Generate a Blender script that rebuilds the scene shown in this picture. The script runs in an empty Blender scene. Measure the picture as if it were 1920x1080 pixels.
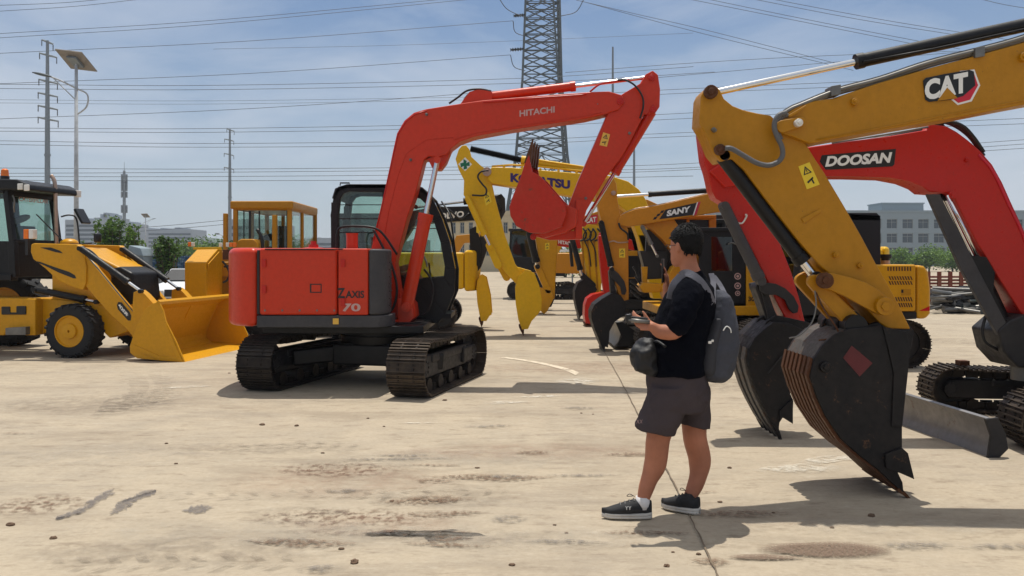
import bpy, math, random
from mathutils import Vector, Matrix
random.seed(7)
F=1600.0; CX=960.0; HY=487.0; CH=1.54
V=Vector
scene=bpy.context.scene
col=bpy.data.collections.new('scene'); scene.collection.children.link(col)
R=math.radians
def lin(r,g,b):
    def c(x):
        x/=255.0
        return x/12.92 if x<=0.04045 else ((x+0.055)/1.055)**2.4
    return (c(r),c(g),c(b),1)
# ---------------------------------------------------------------- materials
def nodes(name):
    m=bpy.data.materials.new(name); m.use_nodes=True
    nt=m.node_tree; b=nt.nodes['Principled BSDF']; return m,nt,b
def N(nt,t,**kw):
    n=nt.nodes.new(t)
    for k,v in kw.items():
        if k in n.inputs: n.inputs[k].default_value=v
        else: setattr(n,k,v)
    return n
def ramp(nt,src,stops):
    r=nt.nodes.new('ShaderNodeValToRGB'); e=r.color_ramp.elements
    while len(e)<len(stops): e.new(0.5)
    for i,(p,c) in enumerate(stops):
        e[i].position=p; e[i].color=c if len(c)==4 else (c[0],c[1],c[2],1)
    nt.links.new(src,r.inputs[0]); return r
def mixc(nt,fac,a,b,mode='MIX'):
    m=nt.nodes.new('ShaderNodeMix'); m.data_type='RGBA'; m.blend_type=mode
    for s,val in ((m.inputs[0],fac),(m.inputs[6],a),(m.inputs[7],b)):
        if isinstance(val,(float,int)): s.default_value=val
        elif isinstance(val,tuple): s.default_value=val
        else: nt.links.new(val,s)
    return m.outputs[2]
G=lambda v:(v,v,v,1)
def coordn(nt,scale=1.0,detail=4,rough=.55,obj=True,stretch=None):
    tc=nt.nodes.new('ShaderNodeTexCoord'); s=tc.outputs['Object']
    if stretch:
        mp=nt.nodes.new('ShaderNodeMapping'); mp.inputs['Scale'].default_value=stretch
        nt.links.new(s,mp.inputs[0]); s=mp.outputs[0]
    n=N(nt,'ShaderNodeTexNoise',Scale=scale,Detail=detail,Roughness=rough)
    nt.links.new(s,n.inputs['Vector']); return n.outputs['Fac']
def paint(name,rgb,rough=.42,dust=.25,dustc=(150,130,100),metal=0.0,bump=.15,coat=.15,wear=0.0,scale=3.0):
    m,nt,b=nodes(name); c=lin(*rgb); d=lin(*dustc)
    f=coordn(nt,scale,6,.6); r=ramp(nt,f,[(.35,G(0)),(.75,G(dust))])
    f2=coordn(nt,scale*7,5,.65)
    c2=tuple(x*.78 for x in c[:3])+(1,)
    v=mixc(nt,ramp(nt,f2,[(.3,G(0)),(.7,G(.6))]).outputs[0],c,c2)
    o=mixc(nt,r.outputs[0],v,d)
    fs=coordn(nt,5,6,.7,stretch=(2.2,2.2,.35)); st_=ramp(nt,fs,[(.52,G(0)),(.72,G(min(.5,dust*1.0)))]); o=mixc(nt,st_.outputs[0],o,tuple(x*.6 for x in c[:3])+(1,))
    fc=coordn(nt,38,4,.8); fc2=coordn(nt,2.1,3,.6); ch_=nt.nodes.new('ShaderNodeMath'); ch_.operation='MULTIPLY'; nt.links.new(ramp(nt,fc,[(.66,G(0)),(.70,G(1))]).outputs[0],ch_.inputs[0]); nt.links.new(ramp(nt,fc2,[(.5,G(0)),(.62,G(.8))]).outputs[0],ch_.inputs[1])
    o=mixc(nt,ch_.outputs[0],o,lin(70,56,46))
    if wear>0:
        f3=coordn(nt,scale*3,8,.75); w=ramp(nt,f3,[(.62-wear*.2,G(0)),(.70-wear*.2,G(.85))])
        o=mixc(nt,w.outputs[0],o,lin(96,66,44))
    nt.links.new(o,b.inputs['Base Color'])
    rr=ramp(nt,f2,[(.3,G(rough*.8)),(.75,G(min(1,rough*1.5)))]); nt.links.new(rr.outputs[0],b.inputs['Roughness'])
    b.inputs['Metallic'].default_value=metal; b.inputs['Coat Weight'].default_value=coat*.4; b.inputs['Specular IOR Level'].default_value=.3
    b.inputs['Coat Roughness'].default_value=.25
    bp=N(nt,'ShaderNodeBump',Strength=bump,Distance=.01); nt.links.new(f2,bp.inputs['Height']); nt.links.new(bp.outputs[0],b.inputs['Normal'])
    return m
def plain(name,rgb,rough=.6,metal=0.0,emit=None,bump=0.0,bs=60,var=.25,spec=.5,bd=.01):
    m,nt,b=nodes(name); c=lin(*rgb); f=coordn(nt,6,5,.6)
    c2=tuple(x*(1-var) for x in c[:3])+(1,); c3=tuple(min(1,x*(1+var*.5)) for x in c[:3])+(1,)
    nt.links.new(ramp(nt,f,[(.3,c2),(.7,c3)]).outputs[0],b.inputs['Base Color'])
    b.inputs['Roughness'].default_value=rough; b.inputs['Metallic'].default_value=metal; b.inputs['Specular IOR Level'].default_value=spec
    if bump:
        g=coordn(nt,bs,6,.6); bp=N(nt,'ShaderNodeBump',Strength=bump,Distance=bd); nt.links.new(g,bp.inputs['Height']); nt.links.new(bp.outputs[0],b.inputs['Normal'])
    return m
def glassm(name,rgb,alpha=.45,rough=.03):
    m=bpy.data.materials.new(name); m.use_nodes=True; nt=m.node_tree; nt.nodes.clear()
    o=nt.nodes.new('ShaderNodeOutputMaterial'); t=nt.nodes.new('ShaderNodeBsdfTransparent'); g=nt.nodes.new('ShaderNodeBsdfGlossy')
    c=lin(*rgb); t.inputs[0].default_value=c; g.inputs['Roughness'].default_value=rough; g.inputs[0].default_value=G(.9)
    fr=nt.nodes.new('ShaderNodeLayerWeight'); pw=nt.nodes.new('ShaderNodeMath'); pw.operation='POWER'; pw.inputs[1].default_value=4.5; nt.links.new(fr.outputs['Facing'],pw.inputs[0])
    mp=nt.nodes.new('ShaderNodeMath'); mp.operation='MULTIPLY_ADD'; mp.inputs[1].default_value=.9; mp.inputs[2].default_value=.05
    nt.links.new(pw.outputs[0],mp.inputs[0])
    mx=nt.nodes.new('ShaderNodeMixShader'); nt.links.new(mp.outputs[0],mx.inputs[0]); nt.links.new(t.outputs[0],mx.inputs[1]); nt.links.new(g.outputs[0],mx.inputs[2])
    nt.links.new(mx.outputs[0],o.inputs[0]); return m
def leafm(name,a,b_,c=None):
    m,nt,b=nodes(name)
    oi=nt.nodes.new('ShaderNodeNewGeometry'); r=ramp(nt,oi.outputs['Random Per Island'],[(0,lin(*a)),(1,lin(*b_))])
    nt.links.new(r.outputs[0],b.inputs['Base Color']); b.inputs['Roughness'].default_value=.55
    b.inputs['Specular IOR Level'].default_value=.3
    try: b.inputs['Subsurface Weight'].default_value=0
    except Exception: pass
    tr=nt.nodes.new('ShaderNodeBsdfTranslucent'); nt.links.new(r.outputs[0],tr.inputs[0])
    mx=nt.nodes.new('ShaderNodeMixShader'); mx.inputs[0].default_value=.3
    out=nt.nodes['Material Output']; nt.links.new(b.outputs[0],mx.inputs[1]); nt.links.new(tr.outputs[0],mx.inputs[2]); nt.links.new(mx.outputs[0],out.inputs[0])
    return m
M={}
M['red']=paint('red_paint',(204,50,14),dust=.09,dustc=(140,84,56),rough=.34,coat=.35)
M['red2']=paint('doosan_red',(192,26,10),dust=.06,rough=.3,coat=.35,dustc=(140,74,50))
M['cat']=paint('weathered_yellow',(184,126,2),dust=.2,rough=.42,dustc=(130,94,30))
M['yel']=paint('clean_yellow',(210,150,4),dust=.14,rough=.38,dustc=(150,110,40))
M['kom']=paint('bright_yellow',(226,176,0),dust=.08,rough=.38,dustc=(170,130,60))
M['sand']=paint('sandy_yellow',(202,132,16),dust=.12,rough=.4,dustc=(170,130,60))
M['black']=paint('black_paint',(12,12,16),dust=.07,rough=.42,coat=.1,dustc=(90,84,78))
M['dgrey']=paint('dark_grey_paint',(34,34,38),dust=.14,rough=.48,coat=.05,dustc=(110,102,92))
M['grey']=paint('grey_paint',(62,62,66),dust=.15,rough=.5,coat=0,dustc=(130,120,105))
M['bucket']=paint('bucket_black',(14,14,18),dust=.08,rough=.5,coat=0,wear=.12,dustc=(96,80,66))
M['rust']=paint('rusty_steel',(96,58,34),dust=.45,rough=.6,coat=0,metal=.2,wear=.35,dustc=(60,50,44),scale=6)
M['shell']=paint('worn_grey_steel',(96,92,88),dust=.4,rough=.6,coat=0,metal=.3,wear=.35,dustc=(60,54,50),scale=5)
M['track']=paint('track_steel',(62,54,48),dust=.5,rough=.5,coat=0,metal=.45,wear=.1,dustc=(112,98,82),scale=8)
M['trackd']=paint('dark_track_steel',(40,36,34),dust=.3,rough=.55,coat=0,metal=.3,dustc=(100,86,72),scale=8)
M['steel']=plain('worn_steel',(120,118,114),rough=.45,metal=.6,var=.3)
M['chrome']=plain('chrome',(225,225,225),rough=.14,metal=1,var=.05)
M['rubber']=plain('tyre_rubber',(32,32,34),rough=.85,bump=.3,bs=90)
M['hose']=plain('hose_rubber',(20,20,22),rough=.5)
M['hoseg']=plain('grey_sheath',(96,96,98),rough=.5,bump=.4,bs=120)
M['glass']=glassm('cab_glass',(232,242,237))
M['glassd']=glassm('dark_cab_glass',(150,160,158))
M['white']=plain('white_vinyl',(232,232,228),rough=.45,var=.05)
M['offw']=plain('faded_white_vinyl',(196,160,154),rough=.5,var=.15)
M['ink']=plain('black_vinyl',(16,16,18),rough=.4,var=.05)
M['navyv']=plain('violet_vinyl',(44,20,96),rough=.4,var=.05)
M['redv']=plain('crimson_vinyl',(200,24,52),rough=.4,var=.05)
M['stick']=plain('caution_vinyl',(232,200,40),rough=.5,var=.08)
M['stickt']=plain('faded_caution_vinyl',(224,176,70),rough=.5,var=.08)
M['green']=plain('green_vinyl',(0,104,72),rough=.5,var=.05)
M['orange']=plain('amber_lens',(240,120,20),rough=.25)
M['lred']=plain('red_lens',(200,20,30),rough=.25)
M['lwhite']=plain('clear_lens',(225,222,215),rough=.2)
M['copper']=plain('warm_brushed_steel',(176,150,132),rough=.35,metal=.7)
# ---------------------------------------------------------------- mesh builder
class MB:
    def __init__(s): s.v=[]; s.f=[]
    def add(s,vs,fs):
        o=len(s.v); s.v+= [V(x) for x in vs]; s.f+=[tuple(i+o for i in f) for f in fs]; return s
    def prism(s,pts,vec):
        n=len(pts); vec=V(vec)
        nor=V((0,0,0))
        for i in range(n): nor+=V(pts[i]).cross(V(pts[(i+1)%n]))
        if nor.dot(vec)>0: pts=pts[::-1]
        vs=list(pts)+[V(p)+vec for p in pts]
        fs=[tuple(range(n)),tuple(range(2*n-1,n-1,-1))]
        for i in range(n):
            j=(i+1)%n; fs.append((i,i+n,j+n,j))
        return s.add(vs,fs)
    def obox(s,c,ux,uy,uz,a,b,d):
        c=V(c); ux=V(ux)*a/2; uy=V(uy)*b/2; uz=V(uz)*d/2
        vs=[c+i*ux+j*uy+k*uz for i in(-1,1) for j in(-1,1) for k in(-1,1)]
        return s.add(vs,[(0,1,3,2),(4,6,7,5),(0,4,5,1),(2,3,7,6),(0,2,6,4),(1,5,7,3)])
    def box(s,c,a,b,d,rz=0):
        ca,sa=math.cos(rz),math.sin(rz)
        return s.obox(c,(ca,sa,0),(-sa,ca,0),(0,0,1),a,b,d)
    def bar(s,a,b,w,h=None,up=(0,1,0)):
        a=V(a);b=V(b);d=b-a;L=d.length
        if L<1e-6: return s
        d/=L; u=V(up)
        x=d.cross(u)
        if x.length<1e-4: x=d.cross(V((1,0,0)))
        x.normalize(); y=x.cross(d).normalized()
        return s.obox((a+b)/2,d,x,y,L,w,h or w)
    def cyl(s,a,b,r,r2=None,n=14,cap=True):
        return s.tube([a,b],[r,r if r2 is None else r2],n,cap)
    def tube(s,pts,r,n=8,cap=True):
        pts=[V(p) for p in pts]; k=len(pts)
        rs=r if isinstance(r,(list,tuple)) else [r]*k
        o=[]; t0=(pts[1]-pts[0]).normalized()
        x=t0.cross(V((0,0,1)))
        if x.length<.05: x=t0.cross(V((0,1,0)))
        x.normalize()
        for i in range(k):
            t=(pts[min(k-1,i+1)]-pts[max(0,i-1)])
            t=t.normalized() if t.length>1e-9 else t0
            x=(x-t*x.dot(t))
            x=x.normalized() if x.length>1e-6 else t.orthogonal().normalized()
            y=t.cross(x)
            for j in range(n):
                a=2*math.pi*j/n; o.append(pts[i]+x*math.cos(a)*rs[i]+y*math.sin(a)*rs[i])
        fs=[]
        for i in range(k-1):
            for j in range(n):
                j2=(j+1)%n; fs.append((i*n+j,i*n+j2,(i+1)*n+j2,(i+1)*n+j))
        if cap: fs.append(tuple(range(n-1,-1,-1))); fs.append(tuple((k-1)*n+j for j in range(n)))
        return s.add(o,fs)
    def loft(s,rings,n=20):
        o=[];k=len(rings)
        for c,a,b in rings:
            c=V(c);a=V(a);b=V(b)
            for j in range(n):
                t=2*math.pi*j/n; o.append(c+a*math.cos(t)+b*math.sin(t))
        fs=[]
        for i in range(k-1):
            for j in range(n):
                j2=(j+1)%n; fs.append((i*n+j,i*n+j2,(i+1)*n+j2,(i+1)*n+j))
        fs.append(tuple(range(n-1,-1,-1))); fs.append(tuple((k-1)*n+j for j in range(n)))
        return s.add(o,fs)
    def ball(s,c,r,n=10,sc=(1,1,1),ax=None):
        c=V(c);rings=[]
        for i in range(1,n):
            t=math.pi*i/n; rings.append((c+V((0,0,-math.cos(t)*r*sc[2])),V((math.sin(t)*r*sc[0],0,0)),V((0,math.sin(t)*r*sc[1],0))))
        return s.loft(rings,n+4)
    def lathe(s,c,ax,prof,n=28):
        # prof: (dist along axis, radius), closed ring if first==last radius
        c=V(c);ax=V(ax).normalized(); x=ax.orthogonal().normalized(); y=ax.cross(x); o=[];k=len(prof)
        for d,r in prof:
            for j in range(n):
                a=2*math.pi*j/n; o.append(c+ax*d+x*math.cos(a)*r+y*math.sin(a)*r)
        fs=[]
        for i in range(k-1):
            for j in range(n):
                j2=(j+1)%n; fs.append((i*n+j,(i+1)*n+j,(i+1)*n+j2,i*n+j2))
        fs.append(tuple(range(n))); fs.append(tuple((k-1)*n+j for j in range(n-1,-1,-1)))
        return s.add(o,fs)
    def build(s,name,mat,parent=None,bevel=0,smooth=None,seg=2,fix=False,mods=()):
        loc=V((0,0,0))
        q=parent
        while q is not None: loc=loc+q.location; q=q.parent
        me=bpy.data.meshes.new(name); me.from_pydata([tuple(v-loc) for v in s.v],[],s.f); me.validate(); me.update()
        if fix:
            import bmesh
            bm=bmesh.new(); bm.from_mesh(me); bmesh.ops.recalc_face_normals(bm,faces=bm.faces); bm.to_mesh(me); bm.free()
        me.materials.append(mat if not isinstance(mat,str) else M[mat])
        ob=bpy.data.objects.new(name,me); col.objects.link(ob)
        if parent is not None: ob.parent=parent
        if smooth: me.shade_smooth()
        if bevel:
            b=ob.modifiers.new('bevel','BEVEL'); b.width=bevel; b.segments=seg; b.limit_method='ANGLE'; b.angle_limit=R(40)
            me.shade_smooth()
            w=ob.modifiers.new('wn','WEIGHTED_NORMAL'); w.keep_sharp=True
        for t,kw in mods:
            md=ob.modifiers.new(t,t)
            for k2,v2 in kw.items(): setattr(md,k2,v2)
        return ob
def smooth_angle(ob,deg=40):
    for p in ob.data.polygons: p.use_smooth=True
    ob.data.set_sharp_from_angle(angle=R(deg)); return ob
def tag(o,label=None,cat=None,group=None,kind=None):
    if label: o['label']=label
    if cat: o['category']=cat
    if group: o['group']=group
    if kind: o['kind']=kind
    return o
def thing(name,label,cat,loc,group=None):
    o=bpy.data.objects.new(name,None); o.empty_display_size=.2; col.objects.link(o); o.location=V(loc)
    return tag(o,label,cat,group)
def struct(mb,name,mat,**kw):
    o=mb.build(name,mat,**kw); o['kind']='structure'; return o
def copytree(o,parent=None):
    c=o.copy(); col.objects.link(c)
    if parent is not None: c.parent=parent
    for ch in list(o.children): copytree(ch,c)
    return c
# ---------------------------------------------------------------- planes of the place
class Pl:
    def __init__(s,X,Y,a=0.0):
        a=R(a); s.n=V((-math.sin(a),math.cos(a),0)); s.u=V((math.cos(a),math.sin(a),0)); s.d=s.n.dot(V((X,Y,0)))
    def p(s,px,py,off=0.0):
        r=V(((px-CX)/F,1,-(py-HY)/F)); t=(s.d+off)/s.n.dot(r); return V((r.x*t,t,CH+r.z*t))
    def pts(s,l,off=0.0): return [s.p(x,y,off) for x,y in l]
    def tr(s,l,off=0.0,ref=0.0): return [s.p(x,y,ref)+s.n*(off-ref) for x,y in l]
    def m(s,px): # metres per pixel near px
        return (s.p(px+1,HY)-s.p(px,HY)).length
def slab(P,poly,off,w,name,mat,root,bevel=.012,ref=None,**kw):
    return MB().prism(P.tr(poly,off,off if ref is None else ref),P.n*w).build(name,mat,root,bevel=bevel,**kw)
def ground_pt(px,py):
    t=CH*F/(py-HY); return V(((px-CX)/F*t,t,0))
def cat_rom(pts,k=8):
    pts=[V(p) for p in pts]; P=[pts[0]*2-pts[1]]+pts+[pts[-1]*2-pts[-2]]; o=[]
    for i in range(1,len(P)-2):
        for j in range(k):
            t=j/k; a,b,c,d=P[i-1],P[i],P[i+1],P[i+2]
            o.append(.5*((2*b)+(c-a)*t+(2*a-5*b+4*c-d)*t*t+(3*b-a-3*c+d)*t**3))
    o.append(pts[-1]); return o
def hose(P,l,off,r,root,mat='hose',name='hose',k=8):
    o=MB().tube(cat_rom([P.p(a[0],a[1],off+(a[2] if len(a)>2 else 0)) for a in l],k),r,8).build(name,mat,root,smooth=True); return o
def capsule(a,b,w1,w2,n=8):
    # 2D outline in pixels
    ax,ay=a;bx,by=b;t=math.atan2(by-ay,bx-ax);o=[]
    for i in range(n+1):
        q=t+math.pi/2+math.pi*i/n; o.append((ax+w1/2*math.cos(q),ay+w1/2*math.sin(q)))
    for i in range(n+1):
        q=t-math.pi/2+math.pi*i/n; o.append((bx+w2/2*math.cos(q),by+w2/2*math.sin(q)))
    return o
def hyd(P,a,b,split,off,rb,rr,bm,root,name='hydraulic_cylinder',rodfirst=False,ref=None):
    A,B=P.tr([a,b],off,off if ref is None else ref)
    S=A.lerp(B,split)
    if rodfirst: b0,b1,r0,r1=S,B,A,S
    else: b0,b1,r0,r1=A,S,S,B
    d=(b1-b0).normalized()
    mb=MB().cyl(b0,b1,rb,n=18)
    e=b1 if not rodfirst else b0
    dd=d if not rodfirst else -d
    mb.cyl(e-dd*rb*.9,e+dd*rb*.25,rb*1.13,n=18)
    pin=b0 if not rodfirst else b1
    mb.cyl(pin-P.n*rb*1.2,pin+P.n*rb*1.2,rb*.7,n=14)
    c=mb.build(name,bm,root); smooth_angle(c)
    rod=MB().cyl(r0,r1,rr,n=16)
    pr=r1 if not rodfirst else r0
    ro=rod.build('piston_rod','chrome',c); smooth_angle(ro); ey=MB().cyl(pr-P.n*rr*1.5,pr+P.n*rr*1.5,rr*1.35,n=14).build('rod_eye',bm,ro); smooth_angle(ey); return c
def pin(P,px,py,off,r,root,mat='steel',d=.03,name='pin'):
    c=P.p(px,py,off)
    o=MB().cyl(c-P.n*d,c+P.n*.02,r,n=18).cyl(c-P.n*(d+.012),c,r*.55,n=6).build(name,mat,root,bevel=.004); return o
_f={}
def text(s,P,a,b,cap,off,mat,root,name='lettering',bold=.02,shear=0.0,ext=.0008,space=1.0):
    cu=bpy.data.curves.new('t','FONT'); cu.body=s; cu.offset=bold; cu.shear=shear; cu.space_character=space; cu.resolution_u=4
    ob=bpy.data.objects.new('t',cu); col.objects.link(ob); bpy.context.view_layer.update()
    dg=bpy.context.evaluated_depsgraph_get(); me=bpy.data.meshes.new_from_object(ob.evaluated_get(dg))
    bpy.data.objects.remove(ob); bpy.data.curves.remove(cu)
    xs=[v.co.x for v in me.vertices]; x0,x1=min(xs),max(xs)
    ys=[v.co.y for v in me.vertices]; y0,y1=min(ys),max(ys)
    A=P.p(a[0],a[1],off-.005);B=P.p(b[0],b[1],off-.005); ux=(B-A); L=ux.length
    up=P.p(a[0],a[1]-cap,off-.005)-A
    mb=MB(); mb.add([A+ux*((v.co.x-x0)/(x1-x0))+up*((v.co.y-y0)/(y1-y0)) for v in me.vertices],[tuple(p.vertices) for p in me.polygons])
    bpy.data.meshes.remove(me)
    return mb.build(name,mat,root)
def decal(P,poly,off,mat,root,name='decal',d=.003):
    return MB().prism(P.pts(poly,off-d),P.n*(d-.0005)).build(name,mat,root)
def warn(P,poly,off,root,mat='stickt'):
    o=decal(P,poly,off,mat,root,'warning_sticker')
    # poly: TL,TR,BR,BL
    q=lambda s,t:tuple((poly[0][i]*(1-s)+poly[1][i]*s)*(1-t)+(poly[3][i]*(1-s)+poly[2][i]*s)*t for i in(0,1))
    mb=MB()
    tri=[q(.5,.08),q(.85,.42),q(.15,.42)]; tin=[q(.5,.17),q(.72,.38),q(.28,.38)]
    for i in range(3):
        mb.prism(P.pts([tri[i],tri[(i+1)%3],tin[(i+1)%3],tin[i]],off-.0045),P.n*.001)
    mb.prism(P.pts([q(.47,.22),q(.53,.22),q(.53,.35),q(.47,.35)],off-.0045),P.n*.001)
    mb.prism(P.pts([q(.2,.72),q(.75,.6),q(.78,.66),q(.25,.8)],off-.0045),P.n*.001)
    mb.prism(P.pts([q(.55,.66),q(.68,.64),q(.7,.88),q(.6,.88)],off-.0045),P.n*.001)
    mb.build('symbol','ink',o)
    return o
# ---------------------------------------------------------------- buckets, tracks, wheels
def bucket(P,back,front,off,w,root,mat='bucket',teeth=5,tl=30,tdir=None,ribs=0,ribmat=None,shellmat=None,tw=None,toothmat='steel',platet=.03,th=.38):
    """back: pixel polyline of the shell from hinge to lip; front: the rest of the side plate outline from lip back to hinge"""
    poly=back+front
    far=[p+P.n*(w-platet) for p in P.pts(poly,off)]
    sh=MB(); bp=P.pts(back,off)
    cen=sum((p for p in P.pts(poly,off)),V((0,0,0)))/len(poly)
    inn=[p+(cen-p).normalized()*.025 for p in bp]
    for i in range(len(bp)-1):
        sh.prism([bp[i]+P.n*platet,bp[i+1]+P.n*platet,inn[i+1]+P.n*platet,inn[i]+P.n*platet],P.n*(w-2*platet))
    o=sh.build('bucket',shellmat or mat,root)
    MB().prism(P.pts(poly,off),P.n*platet).build('side_plate',mat,o,bevel=.006); MB().prism(far,P.n*platet).build('side_plate',mat,o,bevel=.006)
    if ribs:
        rb=MB(); st=max(0,int(len(bp)*.3))
        out=[p-(cen-p).normalized()*.02 for p in bp]
        for k in range(ribs):
            y=w*(k+.5)/ribs-w*.28/ribs
            for i in range(st,len(bp)-1):
                rb.prism([bp[i]+P.n*y,bp[i+1]+P.n*y,out[i+1]+P.n*y,out[i]+P.n*y],P.n*(w*.56/ribs))
        rb.build('wear_strip',ribmat or mat,o)
    lip=bp[-1]; d=(bp[-1]-bp[-2]).normalized() if tdir is None else (P.p(back[-1][0]+tdir[0],back[-1][1]+tdir[1],off)-bp[-1]).normalized()
    up=d.cross(P.n).normalized(); L=tl*P.m(back[-1][0]); tw=tw or w/(max(1,teeth)*2.1)
    for k in range(teeth):
        c=lip+P.n*(tw/2+(w-tw)*k/max(1,teeth-1))
        t=MB(); h=L*th; a=c-d*L*.55
        vs=[]
        for (q,hh,ww) in ((0,h,tw),(L*.55,h*.8,tw*.9),(L*1.55,h*.12,tw*.55)):
            cc=a+d*q
            for i,j in((-1,-1),(1,-1),(1,1),(-1,1)): vs.append(cc+P.n*ww/2*i+up*hh/2*j)
        fs=[(3,2,1,0),(8,9,10,11)]
        for s_ in(0,4):
            for i in range(4): j=(i+1)%4; fs.append((s_+i,s_+j,s_+4+j,s_+4+i))
        t.add(vs,fs).build('tooth',toothmat,o)
    return o
def track(root,c,ang,L,H,W,mat='track',fmat='dgrey',inner=-1,pitch=.135,sag=.03,fr=True,outer_det=True):
    """c: ground centre; ang: heading of travel in degrees; inner: unused side"""
    a=R(ang); u=V((math.cos(a),math.sin(a),0)); n=V((-math.sin(a),math.cos(a),0)); z=V((0,0,1)); c=V(c)
    r=H/2; s=L-2*r; per=2*s+2*math.pi*r; ns=int(per/pitch); mb=MB(); ch=MB()
    def pt(d):
        d%=per
        if d<s: return -s/2+d,0.0,1.0,0.0
        d-=s
        if d<math.pi*r:
            t=d/r; return s/2+r*math.sin(t),r-r*math.cos(t),math.cos(t),math.sin(t)
        d-=math.pi*r
        if d<s:
            x=s/2-d; sg=-sag*abs(math.sin(math.pi*2*d/s)); return x,H+sg,-1.0,0.0
        d-=s; t=d/r; return -s/2-r*math.sin(t),r+r*math.cos(t),-math.cos(t),-math.sin(t)
    for i in range(ns):
        x,h,tx,tz=pt(i*per/ns); t=u*tx+z*tz; o=u*tz-z*tx
        p=c+u*x+z*(h+.0)
        p=p-o*.022
        mb.obox(p,t,n,o,pitch*.93,W,.014)
        for q in(-.38,.02,.42):
            mb.obox(p+t*pitch*q*.92+o*.014,t,n,o,.012,W,.02 if q<.4 else .014)
        for sd in(-1,1):
            ch.obox(p-o*.045+n*sd*W*.16,t,n,o,pitch*.8,.035,.075)
            for q in(-.18,.2):
                ch.obox(p+n*sd*W*.2+t*pitch*q+o*.012,t,n,o,.022,.022,.012)
                if outer_det: ch.obox(p+n*sd*W*.42+t*pitch*q*.0+o*.009,t,n,o,.03,.02,.006)
        ch.obox(p-o*.05,t,n,o,.035,W*.36,.035)
    tr=mb.build('crawler_track',mat,root); ch.build('track_chain','trackd',tr)
    if fr:
        f=MB(); hf=H*.42
        f.obox(c+z*(H*.5),u,n,z,s*1.02,W*.42,hf)
        f.obox(c+z*(H*.5+hf*.3)-u*0,u,n,z,s*.7,W*.5,hf*.4)
        f.obox(c+u*(s*.36)+z*(H*.5),u,n,z,s*.2,W*.62,hf*.7)
        fo=f.build('track_frame',fmat,tr,bevel=.02)
        for k in range(5):
            q=c+u*(-s*.42+s*.84*k/4)+z*(r*.34)
            x=MB().cyl(q-n*W*.27,q+n*W*.27,r*.26,n=16).build('roller','trackd',tr); smooth_angle(x)
        q=c+z*(H*.86); x=MB().cyl(q-n*W*.22,q+n*W*.22,r*.17,n=12).build('roller','trackd',tr); smooth_angle(x)
        for sg,nm in((-1,'idler'),(1,'sprocket')):
            q=c+u*(sg*s/2)+z*r; w=MB(); rr=r*.76
            w.lathe(q-n*W*.1,n,[(0,rr*.3),(0,rr),(W*.2,rr),(W*.2,rr*.3)],24)
            w.cyl(q-n*W*.3,q+n*W*.3,r*.32,n=18)
            if nm=='sprocket':
                for k in range(19):
                    t=2*math.pi*k/19; dd=u*math.cos(t)+z*math.sin(t); w.obox(q+dd*rr*1.04,dd,n,dd.cross(n),r*.14,W*.12,r*.1)
            for k in range(8):
                t=2*math.pi*k/8; dd=u*math.cos(t)+z*math.sin(t); w.cyl(q+dd*r*.22-n*W*.32,q+dd*r*.22+n*W*.32,.014,n=8)
            x=w.build(nm,'dgrey',tr); smooth_angle(x)
    return tr
def wheel(root,c,n,rad,wid,rim='cat',lug=True,nl=22):
    c=V(c); n=V(n).normalized(); z=V((0,0,1)); u=n.cross(z)
    w2=wid/2; t=MB()
    t.lathe(c,n,[(-w2*.7,rad*.56),(-w2*.92,rad*.6),(-w2,rad*.75),(-w2*.95,rad*.88),(-w2*.78,rad*.95),(0,rad*.97),(w2*.78,rad*.95),(w2*.95,rad*.88),(w2,rad*.75),(w2*.92,rad*.6),(w2*.7,rad*.56)],40)
    if lug:
        for k in range(nl):
            for sd in(-1,1):
                a=2*math.pi*(k+(.5 if sd>0 else 0))/nl
                d=u*math.cos(a)+z*math.sin(a); tt=-u*math.sin(a)+z*math.cos(a)
                a2=a+.16; d2=u*math.cos(a2)+z*math.sin(a2)
                A=c+d*rad*.97+n*sd*w2*.05; B=c+d2*rad*.955+n*sd*w2*.92
                t.bar(A,B,rad*.075,rad*.075,up=d)
                C=c+d2*rad*.84+n*sd*w2*1.0
                t.bar(B,C,rad*.07,rad*.05,up=n)
    wh=t.build('wheel','rubber',root); smooth_angle(wh,35)
    r_=MB(); r_.lathe(c,n,[(-w2*.75,rad*.3),(-w2*.78,rad*.56),(-w2*.92,rad*.58),(-w2*.92,rad*.55),(-w2*.6,rad*.5),(-w2*.55,rad*.3),(-w2*.95,rad*.27),(-w2*.98,rad*.24),(-w2*.98,.02),(w2*.5,.02),(w2*.6,rad*.5),(w2*.92,rad*.58)],32)
    for k in range(8):
        a=2*math.pi*k/8; d=u*math.cos(a)+z*math.sin(a); r_.cyl(c+d*rad*.36-n*w2*.68,c+d*rad*.36-n*w2*.5,.016,n=6)
    x=r_.build('rim',rim,wh); smooth_angle(x,35); return wh
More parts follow.
